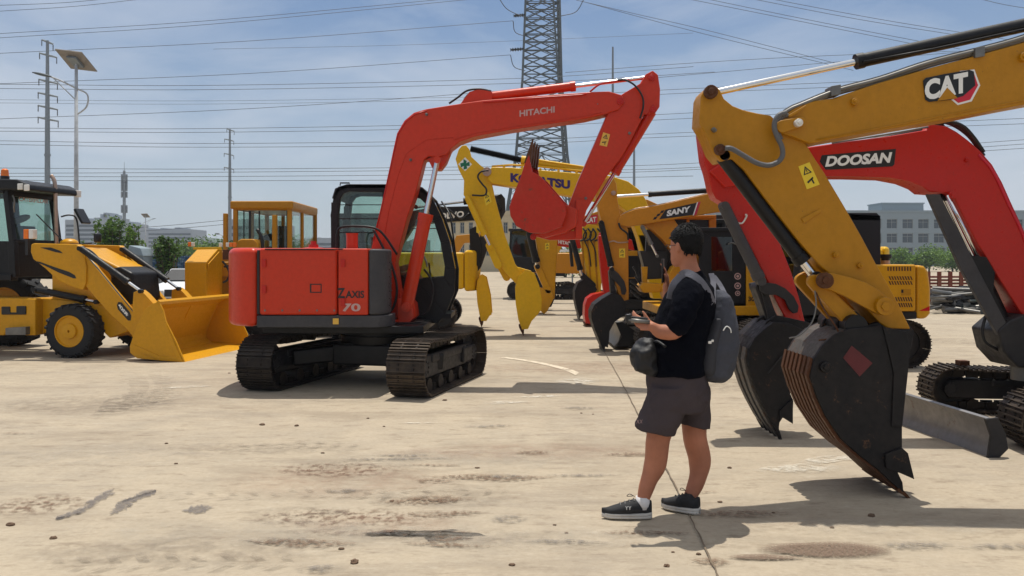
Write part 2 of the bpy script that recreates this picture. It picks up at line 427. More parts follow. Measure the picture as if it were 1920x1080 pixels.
# ================================================================ orange-red excavator, middle left
M['redw']=paint('scraped_red_paint',(190,38,14),dust=.2,dustc=(140,84,56),wear=.16,rough=.45)
def make_zx():
    root=thing('excavator','orange red excavator standing alone on dark tracks, its bucket curled high in the air','excavator',(-1.65,10.85,0))
    ca=75.5
    u=V((math.cos(R(ca)),math.sin(R(ca)),0))
    tr=track(root,V((-1.17,9.32,0))+u*1.22,ca,2.45,.64,.45,'track','dgrey',sag=.02)
    tl=track(root,V((-2.98,9.86,0))+u*1.28,ca,2.62,.64,.45,'trackd','dgrey',sag=.02)
    n=V((-u.y,u.x,0)); z=V((0,0,1)); c=V((-1.65,10.85,0))
    fm=MB(); fm.obox(c+z*.38,u,n,z,1.0,.9,.26)
    for s in(-1,1):
        for k in(-1,1):
            fm.bar(c+z*.4+n*s*.3+u*k*.25,c+z*.33+n*s*.95+u*k*.55,.22,.2,up=z)
    fm.build('undercarriage_frame','black',root,bevel=.03)
    ring=MB().lathe(c+z*.5,z,[(0,.42),(0,.5),(.1,.52),(.1,.47),(.2,.47),(.2,.56),(.27,.56),(.27,.1)],36).build('slewing_ring','black',root); smooth_angle(ring,30)
    fd=MB().box(c+V((-.35,0.1,.71)),1.9,1.7,.09)
    fd.build('deck','black',root,bevel=.01)
    # counterweight
    cw=[(-2.95,9.85),(-3.12,9.88),(-3.27,9.98),(-3.37,10.15),(-3.44,10.45),(-3.47,10.9),(-3.44,11.3),(-3.35,11.7),(-3.2,11.9),(-2.95,12.0)]
    o=MB().prism([V((x,y,.765)) for x,y in cw],(0,0,.915)).build('counterweight','red',root,bevel=.075,seg=5)
    Pn=Pl(0,9.85)
    # engine hood, near side body
    b=MB(); b.prism([V((-2.92,9.85,.9)),V((-2.02,9.85,.9)),V((-2.02,11.1,.9)),V((-2.35,11.15,.9)),V((-2.35,12.0,.9)),V((-2.92,12.0,.9))],(0,0,.775))
    eh=b.build('engine_cover','red',root,bevel=.035,seg=3)
    b=MB(); b.prism([V((-2.008,9.85,.9)),V((-1.66,9.85,.9)),V((-1.66,11.1,.9)),V((-2.008,11.1,.9))],(0,0,.77))
    sp=b.build('side_panel','red',root,bevel=.02,seg=3)
    MB().box((-2.935,10.9,1.28),.028,2.06,.74).build('seam_seal','ink',root)
    b=MB(); b.prism([V((-1.655,9.85,.9)),V((-1.55,9.86,.9)),V((-1.48,9.92,.9)),V((-1.45,10.05,.9)),V((-1.45,10.3,.9)),V((-1.655,10.3,.9))],(0,0,.765))
    b.build('corner_panel','grey',root,bevel=.03,seg=3)
    b=MB(); b.prism([V((-2.95,9.86,.755)),V((-1.55,9.86,.755)),V((-1.46,9.93,.755)),V((-1.42,10.08,.755)),V((-1.42,10.4,.755)),V((-2.95,10.4,.755))],(0,0,.14))
    b.build('side_skirt','grey',root,bevel=.012)
    # louvre lines on corner panel
    lm=MB()
    for k in range(7): lm.box((-1.452,10.17,1.0+k*.085),.02,.2,.012)
    lm.build('louvre','ink',root)
    # latch
    l=decal(Pn,[(581,532),(603,532),(603,549),(581,549)],0,'ink',root,'latch'); decal(Pn,[(584,534),(601,534),(601,547),(584,547)],-.003,'red',l,'latch_cover')
    decal(Pn,[(624,597),(635,597),(635,608),(624,608)],.0,'stickt',root,'warning_sticker')
    text('Z',Pn,(632,559),(647,559),19,0,'ink',sp,'lettering',bold=.03); text('AXIS',Pn,(648,559),(683,559),14,0,'ink',sp,'lettering',bold=.03)
    text('70',Pn,(641,584),(676,584),15,0,'offw',sp,'number',bold=.03)
    decal(Pn,[(437,500),(444,500),(444,512),(437,512)],.12,'stickt',root,'warning_sticker') if False else None
    for hx,hz in((-2.86,1.2),(-2.86,1.5),(-1.95,1.05),(-1.95,1.5)): MB().box((hx,9.838,hz),.05,.02,.09).build('hinge','red2',eh if hx<-2.1 else sp,bevel=.004)
    for k in range(5): MB().cyl((-2.85+k*.2,9.85,.955),(-2.85+k*.2,9.838,.955),.012,n=8).build('bolt','steel',eh)
    MB().box((-2.4,9.845,1.662),.9,.02,.012).build('seam','ink',eh)
    # filler caps, exhaust, rail
    x=MB().cyl((-1.93,10.3,1.66),(-1.93,10.3,1.84),.07,n=20).cyl((-1.93,10.3,1.84),(-1.93,10.3,1.86),.075).build('oil_tank_cap','red',root); smooth_angle(x)
    x=MB().lathe((-2.35,10.1,1.66),(0,0,1),[(0,.13),(.02,.12),(.03,.06),(.06,.055),(.06,.035),(.1,.03),(.1,.005)],20).build('fuel_cap','red2',root); smooth_angle(x)
    MB().tube(cat_rom([(-2.08,10.15,1.66),(-2.08,10.15,1.85),(-2.02,10.15,1.93),(-1.75,10.15,1.935),(-1.6,10.15,1.9),(-1.5,10.16,1.8),(-1.37,10.18,1.6)],6),.014).build('handrail','black',root,smooth=True)
    # cab
    zb=.78; y0,y1=11.17,12.05
    Pc=Pl(0,y0); D=y1-y0
    outl=[(622,607),(620,400),(626,365),(634,350),(650,346),(770,346),(790,352),(811,372),(828,408),(843,452),(853,505),(852,548),(836,588),(822,606)]
    cabg=MB()
    def ringprism(outer,inner,off,w):
        po=Pc.tr(outer,off);pi=Pc.tr(inner,off); m=len(po)
        for i in range(m):
            j=(i+1)%m; cabg.prism([po[i],po[j],pi[j],pi[i]],Pc.n*w)
    winn=[(636,498),(635,400),(638,372),(645,362),(655,359),(765,361),(781,366),(798,382),(813,414),(826,455),(834,500),(832,520),(780,525),(700,520)]
    ringprism(outl,winn,0,.07); ringprism(outl,winn,D-.07,.07)
    cab=cabg.build('cab','black',root,bevel=.004)
    lp=MB(); lp.prism(Pc.pts([(634,500),(700,518),(780,523),(836,518),(850,548),(834,586),(820,603),(634,603)],.015),Pc.n*.03)
    lp.prism(Pc.tr([(634,500),(700,518),(780,523),(836,518),(850,548),(834,586),(820,603),(634,603)],D-.045),Pc.n*.03); lp.build('lower_door_panel','black',cab)
    x=MB()
    rf=Pc.pts([(622,372),(628,353),(650,345),(770,345),(792,351),(811,370),(804,372),(785,358),(765,354),(650,354),(636,360),(630,374)],0)
    x.prism(rf,Pc.n*D); x.build('cab_roof','dgrey',cab,bevel=.01)
    x=MB()
    for a,b in (((722,360),(722,520)),):
        for o_ in (0.01,D-.06): x.prism(Pc.pts([(a[0]-5,a[1]),(a[0]+5,a[1]),(b[0]+5,b[1]),(b[0]-5,b[1])],0.01) if o_<.1 else Pc.tr([(a[0]-5,a[1]),(a[0]+5,a[1]),(b[0]+5,b[1]),(b[0]-5,b[1])],o_),Pc.n*.05)
    for yy in (384,410,436):  # guard bars on near side window
        x.cyl(Pc.p(636,yy,.0),Pc.p(722,yy,.0),.006,n=6)
    for yy in (424,470):
        x.cyl(Pc.tr([(722,yy)],D-.02)[0],Pc.tr([(816+(yy-424)*.3,yy)],D-.02)[0],.008,n=6)
    x.prism([Pc.p(620,372),Pc.p(620,606),Pc.p(628,606),Pc.p(628,372)],Pc.n*D) if False else None
    x.bar(Pc.p(628,380,.03),Pc.p(628,606,.03),.08,.08); x.bar(Pc.tr([(628,380)],D-.05)[0],Pc.tr([(628,606)],D-.05)[0],.08,.08)
    x.build('cab_pillar','black',cab)
    gl=MB().prism(Pc.pts(winn,.03),Pc.n*.006); gl.build('side_window','glass',cab)
    gl=MB().prism(Pc.tr(winn,D-.04),Pc.n*.006); gl.build('side_window','glass',cab)
    fr=[(811,372),(828,408),(843,452),(853,505)]
    g=MB()
    for i in range(3):
        a=Pc.p(fr[i][0]-3,fr[i][1],.07);b=Pc.p(fr[i+1][0]-3,fr[i+1][1],.07); g.prism([a,b,b+Pc.n*(D-.14),a+Pc.n*(D-.14)],(.006,0,0))
    g.build('windscreen','glass',cab)
    g=MB().prism([Pc.p(627,375,.07),Pc.p(625,490,.07),Pc.p(625,490,D-.07),Pc.p(627,375,D-.07)],(.006,0,0)); g.build('rear_window','glass',cab)
    MB().box(((-2.3-.75)/2,11.6,.8),1.45,.8,.06).build('cab_floor','black',cab)
    # seat
    s=MB(); s.box((-1.78,11.6,1.12),.5,.5,.14).box((-2.02,11.6,1.45),.13,.48,.62).box((-2.03,11.6,1.85),.09,.28,.18).box((-1.8,11.6,.95),.4,.4,.25)
    s.build('seat','ink',cab,bevel=.03)
    c2=MB(); c2.box((-1.35,11.32,1.1),.14,.14,.5).box((-1.35,11.86,1.1),.14,.14,.5).cyl((-1.32,11.35,1.35),(-1.28,11.35,1.55),.015).cyl((-1.05,11.6,.85),(-1.12,11.5,1.5),.012)
    c2.build('control_lever','ink',cab,bevel=.01)
    # roof lamp bracket, mirror
    MB().tube([Pc.p(638,348,.2),Pc.p(638,343,.2),Pc.p(655,343,.2),Pc.p(655,348,.2)],.01).build('roof_bracket','black',cab)
    m=MB().tube(cat_rom([Pc.p(828,378,.85),Pc.p(842,400,.6),Pc.p(848,430,.5),Pc.p(857,500,.5)],5),.012).build('mirror_arm','black',cab,smooth=True)
    # boom
    P=Pl(0,10.72)
    boom=[(696,467),(703,436),(716,382),(728,325),(737,281),(744,250),(758,226),(776,211),(800,204),(870,193),(905,188),(1000,180),(1110,172),(1142,171),(1166,178),(1172,192),(1160,206),(1130,215),(1100,222),(960,243),(890,256),(862,266),(846,278),(838,290),(822,294),(803,293),(795,300),(790,320),(778,366),(763,410),(741,492),(748,540),(757,575),(752,597),(722,597),(714,540),(704,490)]
    w=.34
    bm=slab(P,boom,0,w,'boom','red',root,bevel=.014,seg=2)
    # edge weld strip along the left/top
    e=MB()
    le=[(700,452),(716,386),(731,318),(746,252),(760,229),(778,214),(800,208)]
    e.tube(P.pts(le,-.004),.009,6); e.build('pipe','red2',bm,smooth=True)
    e=MB().tube(P.pts([(905,192),(1000,184),(1090,178),(1100,176)],-.02),.009,6).build('pipe','red2',bm,smooth=True)
    text('HITACHI',P,(974,219),(1040,211),12,0,'offw',bm,'lettering',bold=.03)
    slab(P,[(862,196),(880,172),(897,167),(921,170),(924,176),(922,188),(905,190)],.09,.16,'cylinder_lug','red',bm,bevel=.008)
    slab(P,[(795,300),(812,293),(838,290),(846,280),(836,305),(826,318),(812,318),(803,300)],.05,.24,'cylinder_lug','red',bm,bevel=.008)
    # stick cylinder
    hyd(P,(912,182),(1214,145),.545,.17,.058,.025,'red',root)
    # boom cylinder
    hyd(P,(762,577),(820,300),.625,-.12,.082,.034,'red',root)
    # foot bracket
    x=slab(P,[(745,560),(762,560),(773,572),(776,596),(762,612),(716,612),(716,600),(745,600)],-.16,.66,'boom_bracket','red',root,bevel=.01)
    pin(P,762,576,-.2,.06,root,'red')
    # stick
    st=[(1224,132),(1234,140),(1238,167),(1237,200),(1229,212),(1208,214),(1190,250),(1168,292),(1137,332),(1100,394),(1092,420),(1060,420),(1063,396),(1084,340),(1118,262),(1141,209),(1150,188),(1169,175),(1201,156),(1211,139)]
    sk=slab(P,st,.04,.26,'stick','red',root,bevel=.012)
    warn(P,[(1131,248),(1144,252),(1138,275),(1124,272)],.04,sk)
    pin(P,1163,190,.0,.045,sk,'red2'); pin(P,1222,146,.03,.04,sk,'red2'); pin(P,1225,206,.03,.04,sk,'red2'); pin(P,1076,408,.03,.05,sk,'red2')
    hyd(P,(1222,210),(1094,420),.54,.17,.062,.027,'red',root)
    # links
    slab(P,[(1080,374),(1091,374),(1092,447),(1079,447)],-.0,.06,'link','red',root,bevel=.006)
    slab(P,[(1080,374),(1091,374),(1092,447),(1079,447)],.28,.06,'link','red',root,bevel=.006,ref=0)
    slab(P,[(1000,432),(1090,433),(1090,449),(1030,450),(1000,442)],.1,.14,'link','red',root,bevel=.006)
    # bucket
    Pb=Pl(0,10.5,-9)
    bk=bucket(Pb,[(1053,424),(1040,430),(1018,437),(992,436),(968,424),(957,405),(955,388),(962,366),(976,332),(984,306),(992,290)],[(998,322),(1014,331),(1035,356),(1060,384),(1062,402)],0,.72,root,'redw',teeth=4,tl=30,tdir=(4,-18),ribs=0,toothmat='rust',tw=.085)
    slab(Pb,[(1000,430),(1060,384),(1082,392),(1080,424),(1058,436),(1020,446)],.2,.34,'bucket_ear','red',bk,bevel=.008)
    pin(P,1000,444,.12,.04,bk,'red2')
    # weld seams, grease fittings, more pipes
    MB().tube(P.pts([(852,262),(890,250),(960,238),(1100,217),(1128,211)],-.002),.005,5).tube(P.pts([(716,470),(728,400),(746,330),(762,288),(800,262),(850,258)],-.002),.004,5).build('weld_seam','red',bm,smooth=True)
    for px,py in((800,215),(1120,196),(1098,372),(1180,250),(770,300)): pin(P,px,py,.0 if px<1090 else .04,.018,root,'steel',name='grease_fitting')
    MB().tube(cat_rom(P.pts([(1225,196),(1190,262),(1150,330),(1110,392)],.01),4),.008,6).build('pipe','red2',sk,smooth=True)
    # hoses
    hose(P,[(842,194),(858,183),(876,170),(900,167),(921,171)],.1,.013,bm)
    hose(P,[(870,187),(880,176),(898,169),(915,172)],.2,.013,bm)
    hose(P,[(1158,150),(1172,150),(1190,160),(1204,180),(1206,200),(1200,222)],-.02,.012,sk)
    hose(P,[(1106,172),(1125,158),(1150,153),(1180,150)],.02,.012,sk,'red2')
    hose(P,[(700,430),(716,460),(735,500),(744,540),(738,575),(718,600)],-.12,.016,root)
    hose(P,[(795,505),(806,520),(812,545),(804,580),(790,592)],.3,.014,root)
    hose(P,[(801,500),(798,488),(788,470)],.1,.012,root,'steel')
    return root
make_zx()

# ================================================================ weathered yellow excavator, nearest right
def gen_base(root,X,Y,side,col1,col2,L=2.6,H=.66,gauge=1.9,shoe=.45,house=True,deck=.95,cabh=2.7,yaw=0):
    """a whole carrier: tracks, frame, house and cab. side=-1: machine looks to -X"""
    c=V((X,Y,0)); z=V((0,0,1)); a=R(yaw); u=V((math.cos(a),math.sin(a),0)); n=V((-math.sin(a),math.cos(a),0))
    for s in(-1,1): track(root,c+n*s*gauge/2,yaw,L,H,shoe,'track','dgrey')
    m=MB(); m.obox(c+z*H*.62,u,n,z,.9,gauge-.2,.3).cyl(c+z*H*.7,c+z*(deck-.04),.45,n=26); x=m.build('undercarriage_frame','black',root,bevel=.02)
    if house:
        w=gauge+.1
        q=c-u*side*.55; m=MB(); m.obox(q+z*(deck+.4),u,n,z,2.0,w,.8); m.build('engine_cover',col1,root,bevel=.05,seg=3)
        pts=[]
        for k in range(9):
            t=-math.pi/2+math.pi*k/8; pts.append(c-u*side*(1.56+.32*math.cos(t))+n*w/2*math.sin(t)+z*(deck-.05))
        MB().prism(pts,(0,0,.9)).build('counterweight',col1,root,bevel=.07,seg=4)
        MB().obox(c+u*side*.35+z*(deck-.04),u,n,z,2.4,w,.12).build('deck','black',root,bevel=.01)
        cc=c+u*side*.75+n*(w/2-.48)*(1 if side<0 else 1)
        cc=c+u*side*.7-n*(w/2-.48)*(1 if side>0 else -1)*(-1)
        m=MB(); W=.95; Lc=1.2; hb=deck; ht=cabh
        for s in(-1,1):
            for t in(-1,1): m.bar(cc+u*s*Lc/2+n*t*W/2+z*hb,cc+u*s*(Lc/2-.06)+n*t*W/2+z*ht,.08)
        m.obox(cc+z*ht,u,n,z,Lc+.08,W+.1,.1).obox(cc+z*(hb+.05),u,n,z,Lc,W,.1)
        for t in(-1,1): m.obox(cc+n*t*W/2+z*(hb+.35),u,n,z,Lc,.04,.6)
        cb=m.build('cab','black',root,bevel=.02)
        g=MB()
        for t in(-1,1): g.obox(cc+n*t*(W/2-.02)+z*((hb+.6+ht)/2),u,n,z,Lc-.06,.01,ht-hb-.65)
        for s in(-1,1): g.obox(cc+u*s*(Lc/2-.05)+z*((hb+.3+ht)/2),u,n,z,.01,W-.06,ht-hb-.4)
        g.build('cab_window','glassd',cb)
        MB().obox(cc+z*(hb+.45)-u*side*.15,u,n,z,.5,.5,.14).obox(cc+z*(hb+.8)-u*side*.42,u,n,z,.12,.48,.6).build('seat','ink',cb,bevel=.03)
    return c
def make_cat():
    root=thing('excavator','weathered yellow excavator nearest at right, black bucket with rusty ribs standing on its teeth','excavator',(5.9,5.8,0))
    P=Pl(0,5.58)
    boom=[(1449,246),(1458,226),(1478,210),(1497,197),(1530,188),(1562,184),(1600,171),(1647,155),(1740,128),(1834,103),(1920,79),(2060,38),(2280,-22),(2480,-20),(2700,80),(2900,300),(3040,520),(2960,560),(2800,400),(2640,220),(2450,120),(2300,105),(2120,148),(1990,183),(1920,196),(1797,220),(1680,240),(1561,261),(1530,268),(1518,269),(1485,256),(1464,250)]
    bm=slab(P,boom,0,.3,'boom','cat',root,bevel=.012)
    # CAT emblem
    r=decal(P,[(1800,133),(1827,130),(1838,160),(1822,190),(1796,197),(1783,186),(1800,165)],0,'white',bm,'emblem')
    decal(P,[(1803,136),(1825,134),(1834,160),(1819,187),(1797,193),(1787,185)],-.002,'redv',r,'emblem_panel')
    decal(P,[(1731,151),(1736,146),(1770,139),(1818,131),(1826,134),(1829,160),(1806,180),(1783,187),(1742,191),(1735,187)],-.004,'ink',r,'emblem_panel')
    text('CAT',P,(1734,189),(1815,173),39,-.0065,'white',r,'lettering',bold=.05)
    decal(P,[(1776,164),(1796,184),(1758,189)],-.009,'cat',r,'emblem_triangle')
    for x,y,s in ((1568,170,9),(1838,98,9)):
        slab(P,[(x-s,y-s),(x+s,y-s-3),(x+s,y+s-2),(x-s,y+s+1)],-.02,.12,'pipe_clamp','steel',bm,bevel=.003)
    pin(P,1601,192,-.0,.025,bm,'cat'); pin(P,1917,108,0,.03,bm,'cat')
    MB().tube(P.pts([(1530,262),(1680,234),(1797,211),(1920,188),(1990,176)],-.002),.006,5).build('weld_seam','cat',bm,smooth=True)
    for dy,off,rr in ((0,.03,.013),(6,.06,.013),(-3,.1,.011)):
        MB().tube(cat_rom(P.pts([(1470,212+dy),(1485,203+dy),(1500,197+dy),(1568,170+dy),(1650,148+dy),(1740,118+dy),(1838,93+dy),(1920,70+dy),(2050,22+dy)],off-.02),5),rr).build('hydraulic_pipe','steel',bm,smooth=True)
    hose(P,[(1475,211),(1462,215),(1454,225),(1452,240),(1458,258),(1466,275),(1467,292),(1458,304),(1440,310),(1418,305),(1395,292),(1372,279),(1360,278)],-.04,.017,root,'hoseg')
    hose(P,[(1478,216),(1466,220),(1460,232),(1458,246),(1465,262)],.0,.015,root,'hoseg')
    # stick cylinder
    hyd(P,(1338,174),(2230,-20),.302,.12,.046,.023,'black',root,rodfirst=True)
    MB().tube(P.pts([(1620,116),(1750,92),(1920,55),(2100,16)],.06),.008).build('hydraulic_pipe','black',root,smooth=True)
    # stick
    st=[(1326,163),(1333,159),(1343,161),(1350,168),(1358,185),(1374,198),(1394,206),(1420,212),(1445,216),(1462,232),(1480,250),(1507,262),(1530,300),(1545,322),(1582,384),(1615,442),(1647,502),(1680,560),(1708,617),(1665,616),(1650,606),(1625,580),(1604,556),(1572,527),(1539,500),(1500,455),(1437,375),(1395,318),(1372,298),(1352,303),(1338,287),(1328,262),(1319,244),(1311,231),(1314,181),(1319,170)]
    sk=slab(P,st,.04,.24,'stick','cat',root,bevel=.01)
    warn(P,[(1497,312),(1518,304),(1537,346),(1513,355)],.04,sk,'stick')
    slab(P,[(1503,410),(1538,391),(1541,397),(1508,419)],.03,.02,'step_plate','cat',sk,bevel=.003)
    pin(P,1332,173,.03,.045,sk,'rust'); pin(P,1349,281,.03,.036,sk,'rust'); pin(P,1339,245,.03,.012,sk); pin(P,1566,478,.035,.02,sk,'cat'); pin(P,1612,498,.035,.02,sk,'cat'); pin(P,1337,243,.03,.012,sk)
    # boom nose link
    slab(P,capsule((1468,237),(1502,228),24,18),-.03,.36,'boom_nose','cat',root,bevel=.006); pin(P,1496,231,-.04,.026,root,'lwhite'); 
    slab(P,[(1478,216),(1500,203),(1512,196),(1511,201),(1492,214),(1480,220)],-.02,.05,'bracket','cat',root,bevel=.004)
    hyd(P,(1355,293),(1528,520),.86,.1,.05,.03,'black',root)
    # rocker link + push link
    rk=[(1533,516),(1545,511),(1562,512),(1595,520),(1625,530),(1650,545),(1667,560),(1672,575),(1665,587),(1650,591),(1640,586),(1610,570),(1585,556),(1560,545),(1545,541),(1533,532)]
    slab(P,rk,-.04,.04,'rocker_link','cat',root,bevel=.006); slab(P,rk,.32,.04,'rocker_link','cat',root,bevel=.006,ref=-.04)
    pin(P,1546,526,-.05,.052,root,'rust'); pin(P,1657,574,-.05,.06,root,'cat')
    slab(P,capsule((1528,528),(1601,604),26,30),.0,.05,'push_link','cat',root,bevel=.006)
    slab(P,capsule((1528,528),(1601,604),26,30),.24,.05,'push_link','cat',root,bevel=.006,ref=0)
    slab(P,[(1540,550),(1560,545),(1598,590),(1580,600)],.05,.19,'push_link','cat',root,bevel=.004)
    # bucket
    Pb=Pl(0,5.5)
    back=[(1592,616),(1565,628),(1542,648),(1526,674),(1519,707),(1532,746),(1548,781),(1577,824),(1613,856),(1645,880),(1671,905),(1695,925)]
    front=[(1693,905),(1684,886),(1690,868),(1692,845),(1692,801),(1697,750),(1703,697),(1707,655),(1700,622),(1650,612)]
    bk=bucket(Pb,back,front,0,.56,root,'bucket',teeth=5,tl=24,ribs=7,ribmat='rust',shellmat='shell',toothmat='rust',tw=.06)
    pin(Pb,1546,688,.0,.035,bk,'bucket')
    slab(Pb,[(1662,878),(1660,852),(1692,840),(1703,850),(1715,899),(1690,888)],-.022,.02,'side_cutter','bucket',bk,bevel=.003)
    slab(Pb,[(1662,878),(1660,852),(1692,840),(1703,850),(1715,899),(1690,888)],.56,.02,'side_cutter','bucket',bk,bevel=.003,ref=-.022)
    decal(Pb,[(1597,648),(1636,681),(1612,706),(1581,671)],0,plain('dull_red_sticker',(96,26,30),rough=.6),bk,'sticker')
    slab(Pb,[(1655,612),(1700,622),(1707,655),(1703,697),(1692,800),(1672,800),(1676,700),(1665,650)],-.012,.012,'edge_plate','bucket',bk,bevel=.003)
    for o_ in(.13,.36):
        slab(Pb,[(1560,632),(1568,604),(1590,592),(1612,590),(1625,610),(1660,600),(1700,604),(1715,622),(1708,655),(1640,660)],o_,.05,'bucket_ear','bucket',bk,bevel=.006,ref=.13)
    c=Pb.p(1606,612,.02); MB().cyl(c,c+Pb.n*.5,.075,n=20).build('pin','black',bk,bevel=.004)
    hose(P,[(1528,545),(1530,575),(1522,605),(1500,628),(1480,634)],-.03,.005,root,'steel')
    hose(P,[(1530,548),(1545,580),(1572,622),(1560,634),(1535,638)],-.03,.006,root,'rust')
    gen_base(root,9.0,5.75,-1,'cat','cat',L=2.3,yaw=0,gauge=1.7,deck=.85)
    MB().obox((7.75,5.75,1.1),V((1,0,0)),V((0,1,0)),V((0,0,1)),.9,.34,.5).build('swing_bracket','cat',root,bevel=.03)
    return root
make_cat()

# ================================================================ red excavator with a dozer blade, right
M['blade']=paint('scuffed_blade_steel',(140,138,138),dust=.35,rough=.4,coat=0,metal=.5,wear=.1,dustc=(70,66,62),scale=2)
def make_doosan():
    root=thing('excavator','glossy red excavator with arched boom and grey dozer blade at the right edge','excavator',(5.0,7.75,0))
    P=Pl(4.2,7.6,0)
    boom=[(1330,320),(1352,306),(1420,292),(1512,276),(1590,265),(1668,255),(1738,243),(1743,232),(1775,236),(1795,247),(1815,262),(1838,282),(1861,308),(1880,342),(1896,378),(1920,430),(1945,500),(1965,570),(1975,640),(1940,660),(1925,610),(1918,592),(1904,570),(1867,512),(1829,450),(1802,397),(1789,370),(1772,362),(1743,360),(1730,350),(1705,340),(1668,333),(1600,331),(1545,331),(1450,340),(1360,352)]
    bm=slab(P,boom,0,.3,'boom','red2',root,bevel=.014)
    d=decal(P,[(1541,291),(1680,279),(1677,308),(1673,312),(1560,318),(1548,318),(1537,303)],0,'ink',bm,'name_plate')
    text('DOOSAN',P,(1547,313),(1673,305),20,-.0045,'white',d,'lettering',bold=.045,shear=.22)
    pin(P,1812,300,.0,.02,bm,'red2'); pin(P,1783,366,-.01,.035,bm,'red2')
    MB().tube(cat_rom(P.pts([(1560,268),(1668,251),(1740,238)],-.0),4),.009).build('pipe','steel',bm,smooth=True)
    MB().tube(cat_rom(P.pts([(1835,290),(1862,322),(1890,380),(1920,445),(1945,520)],-.004),5),.012).build('pipe','redv',bm,smooth=True)
    for k,(a,o_) in enumerate(((0,.02),(5,.08),(10,.14))):
        hose(P,[(1745,234-a),(1780,229+a*.3),(1805,236+a),(1825,256+a),(1845,285+a*1.4)],o_,.015,bm)
    hyd(P,(1360,330),(1760,240),.5,.14,.045,.025,'black',root,rodfirst=True)
    # boom cylinder (guarded)
    slab(P,[(1739,364),(1762,364),(1832,500),(1905,640),(1885,652),(1800,500)],-.06,.05,'rod_guard','grey',root,bevel=.006)
    hyd(P,(1900,645),(1768,368),.5,.12,.066,.034,'black',root)
    MB().tube(P.pts([(1776,366),(1842,498)],-.02),.016,10).build('piston_rod','chrome',root,smooth=True)
    slab(P,[(1812,478),(1850,482),(1866,510),(1862,560),(1915,640),(1890,650),(1840,560),(1822,520)],-.04,.1,'cylinder_guard','black',root,bevel=.006)
    hose(P,[(1848,592),(1842,620),(1848,642),(1872,657)],.02,.014,root)
    # swing post
    sp=[(1872,620),(1895,600),(1925,590),(1990,590),(1990,690),(1910,690),(1882,660)]
    slab(P,sp,-.08,.46,'swing_post','dgrey',root,bevel=.02)
    c=P.p(1925,686,.15); c.z=.45; x=MB().cyl(c,c+V((0,0,.3)),.13,n=24).build('swing_pin','steel',root); smooth_angle(x)
    # stick
    st=[(1314,250),(1320,240),(1334,242),(1352,270),(1380,318),(1410,365),(1440,402),(1464,459),(1484,510),(1498,556),(1513,617),(1478,607),(1458,570),(1437,523),(1410,470),(1383,420),(1360,383),(1342,372),(1335,357),(1328,325),(1320,300)]
    sk=slab(P,st,.04,.22,'stick','red2',root,bevel=.012)
    warn(P,[(1350,308),(1364,300),(1372,326),(1358,330)],.04,sk,'stick')
    hyd(P,(1357,386),(1426,527),.95,-.01,.052,.03,'grey',root)
    rk=[(1424,533),(1440,530),(1455,532),(1473,541),(1489,556),(1498,574),(1496,586),(1488,588),(1480,580),(1472,562),(1456,553),(1436,553),(1426,545)]
    slab(P,rk,-.03,.035,'rocker_link','dgrey',root,bevel=.005); slab(P,rk,.29,.035,'rocker_link','dgrey',root,bevel=.005,ref=-.03)
    slab(P,capsule((1427,540),(1447,596),20,20),.02,.2,'push_link','dgrey',root,bevel=.005)
    hose(P,[(1382,418),(1392,418),(1400,405),(1397,402)],.0,.008,root,'lwhite')
    hose(P,[(1424,530),(1432,560),(1440,595),(1430,612),(1415,620),(1420,632)],.0,.008,root)
    Pb=Pl(3.2,7.3,0)
    back=[(1450,604),(1432,618),(1415,634),(1404,655),(1401,678),(1407,702),(1418,734),(1429,760),(1444,790),(1461,816)]
    front=[(1461,800),(1464,781),(1486,793),(1488,752),(1482,738),(1492,690),(1504,650),(1510,620),(1480,606)]
    bk=bucket(Pb,back,front,0,.56,root,'bucket',teeth=5,tl=22,tdir=(6,14),ribs=3,ribmat='shell',shellmat='bucket',tw=.05,toothmat='bucket')
    slab(Pb,[(1462,792),(1462,770),(1478,755),(1487,748),(1487,795),(1468,783)],-.02,.018,'side_cutter','bucket',bk,bevel=.003)
    for o_ in(.1,.36): slab(Pb,[(1425,628),(1438,602),(1455,592),(1480,596),(1515,604),(1520,630),(1480,640)],o_,.05,'bucket_ear','bucket',bk,bevel=.006,ref=.1)
    hose(Pb,[(1440,700),(1456,680),(1475,660),(1500,640)],-.02,.006,bk)
    # blade
    Q=Pl(3.71,6.63,4)
    prof=[(1847,784),(1856,782),(1866,794),(1873,815),(1873,838),(1866,858),(1853,859),(1858,845),(1863,833),(1863,815),(1858,798)]
    bd=slab(Q,prof,.03,2.1,'dozer_blade',M['blade'],root,bevel=.006)
    for o_ in(.0,2.13): slab(Q,[(1848,786),(1872,783),(1886,812),(1891,842),(1874,859),(1853,859),(1859,818)],o_,.03,'blade_end_plate','dgrey',bd,bevel=.004,ref=0)
    for yy in(.75,1.5):
        a=Q.p(1885,820,yy); b=a+V((1.3,0,.18)); MB().bar(a,b,.16,.14).build('blade_arm','black',bd,bevel=.01)
        MB().bar(Q.p(1885,800,yy+.1),a+V((1.3,.1,.42)),.09,.09).build('blade_arm','dgrey',bd,bevel=.01)
    a=Q.p(1885,815,1.12); hyd_=MB().cyl(a,a+V((.35,0,.1)),.03,n=12).build('piston_rod','chrome',bd); x=MB().cyl(a+V((.3,0,.09)),a+V((1.0,0,.36)),.055,n=16).build('hydraulic_cylinder','dgrey',bd); smooth_angle(x)
    # carrier
    X0=5.65; Y0=7.72
    gen_base(root,X0,Y0,-1,'red2','red2',L=3.05,H=.47,gauge=1.75,shoe=.4,yaw=-5,house=False)
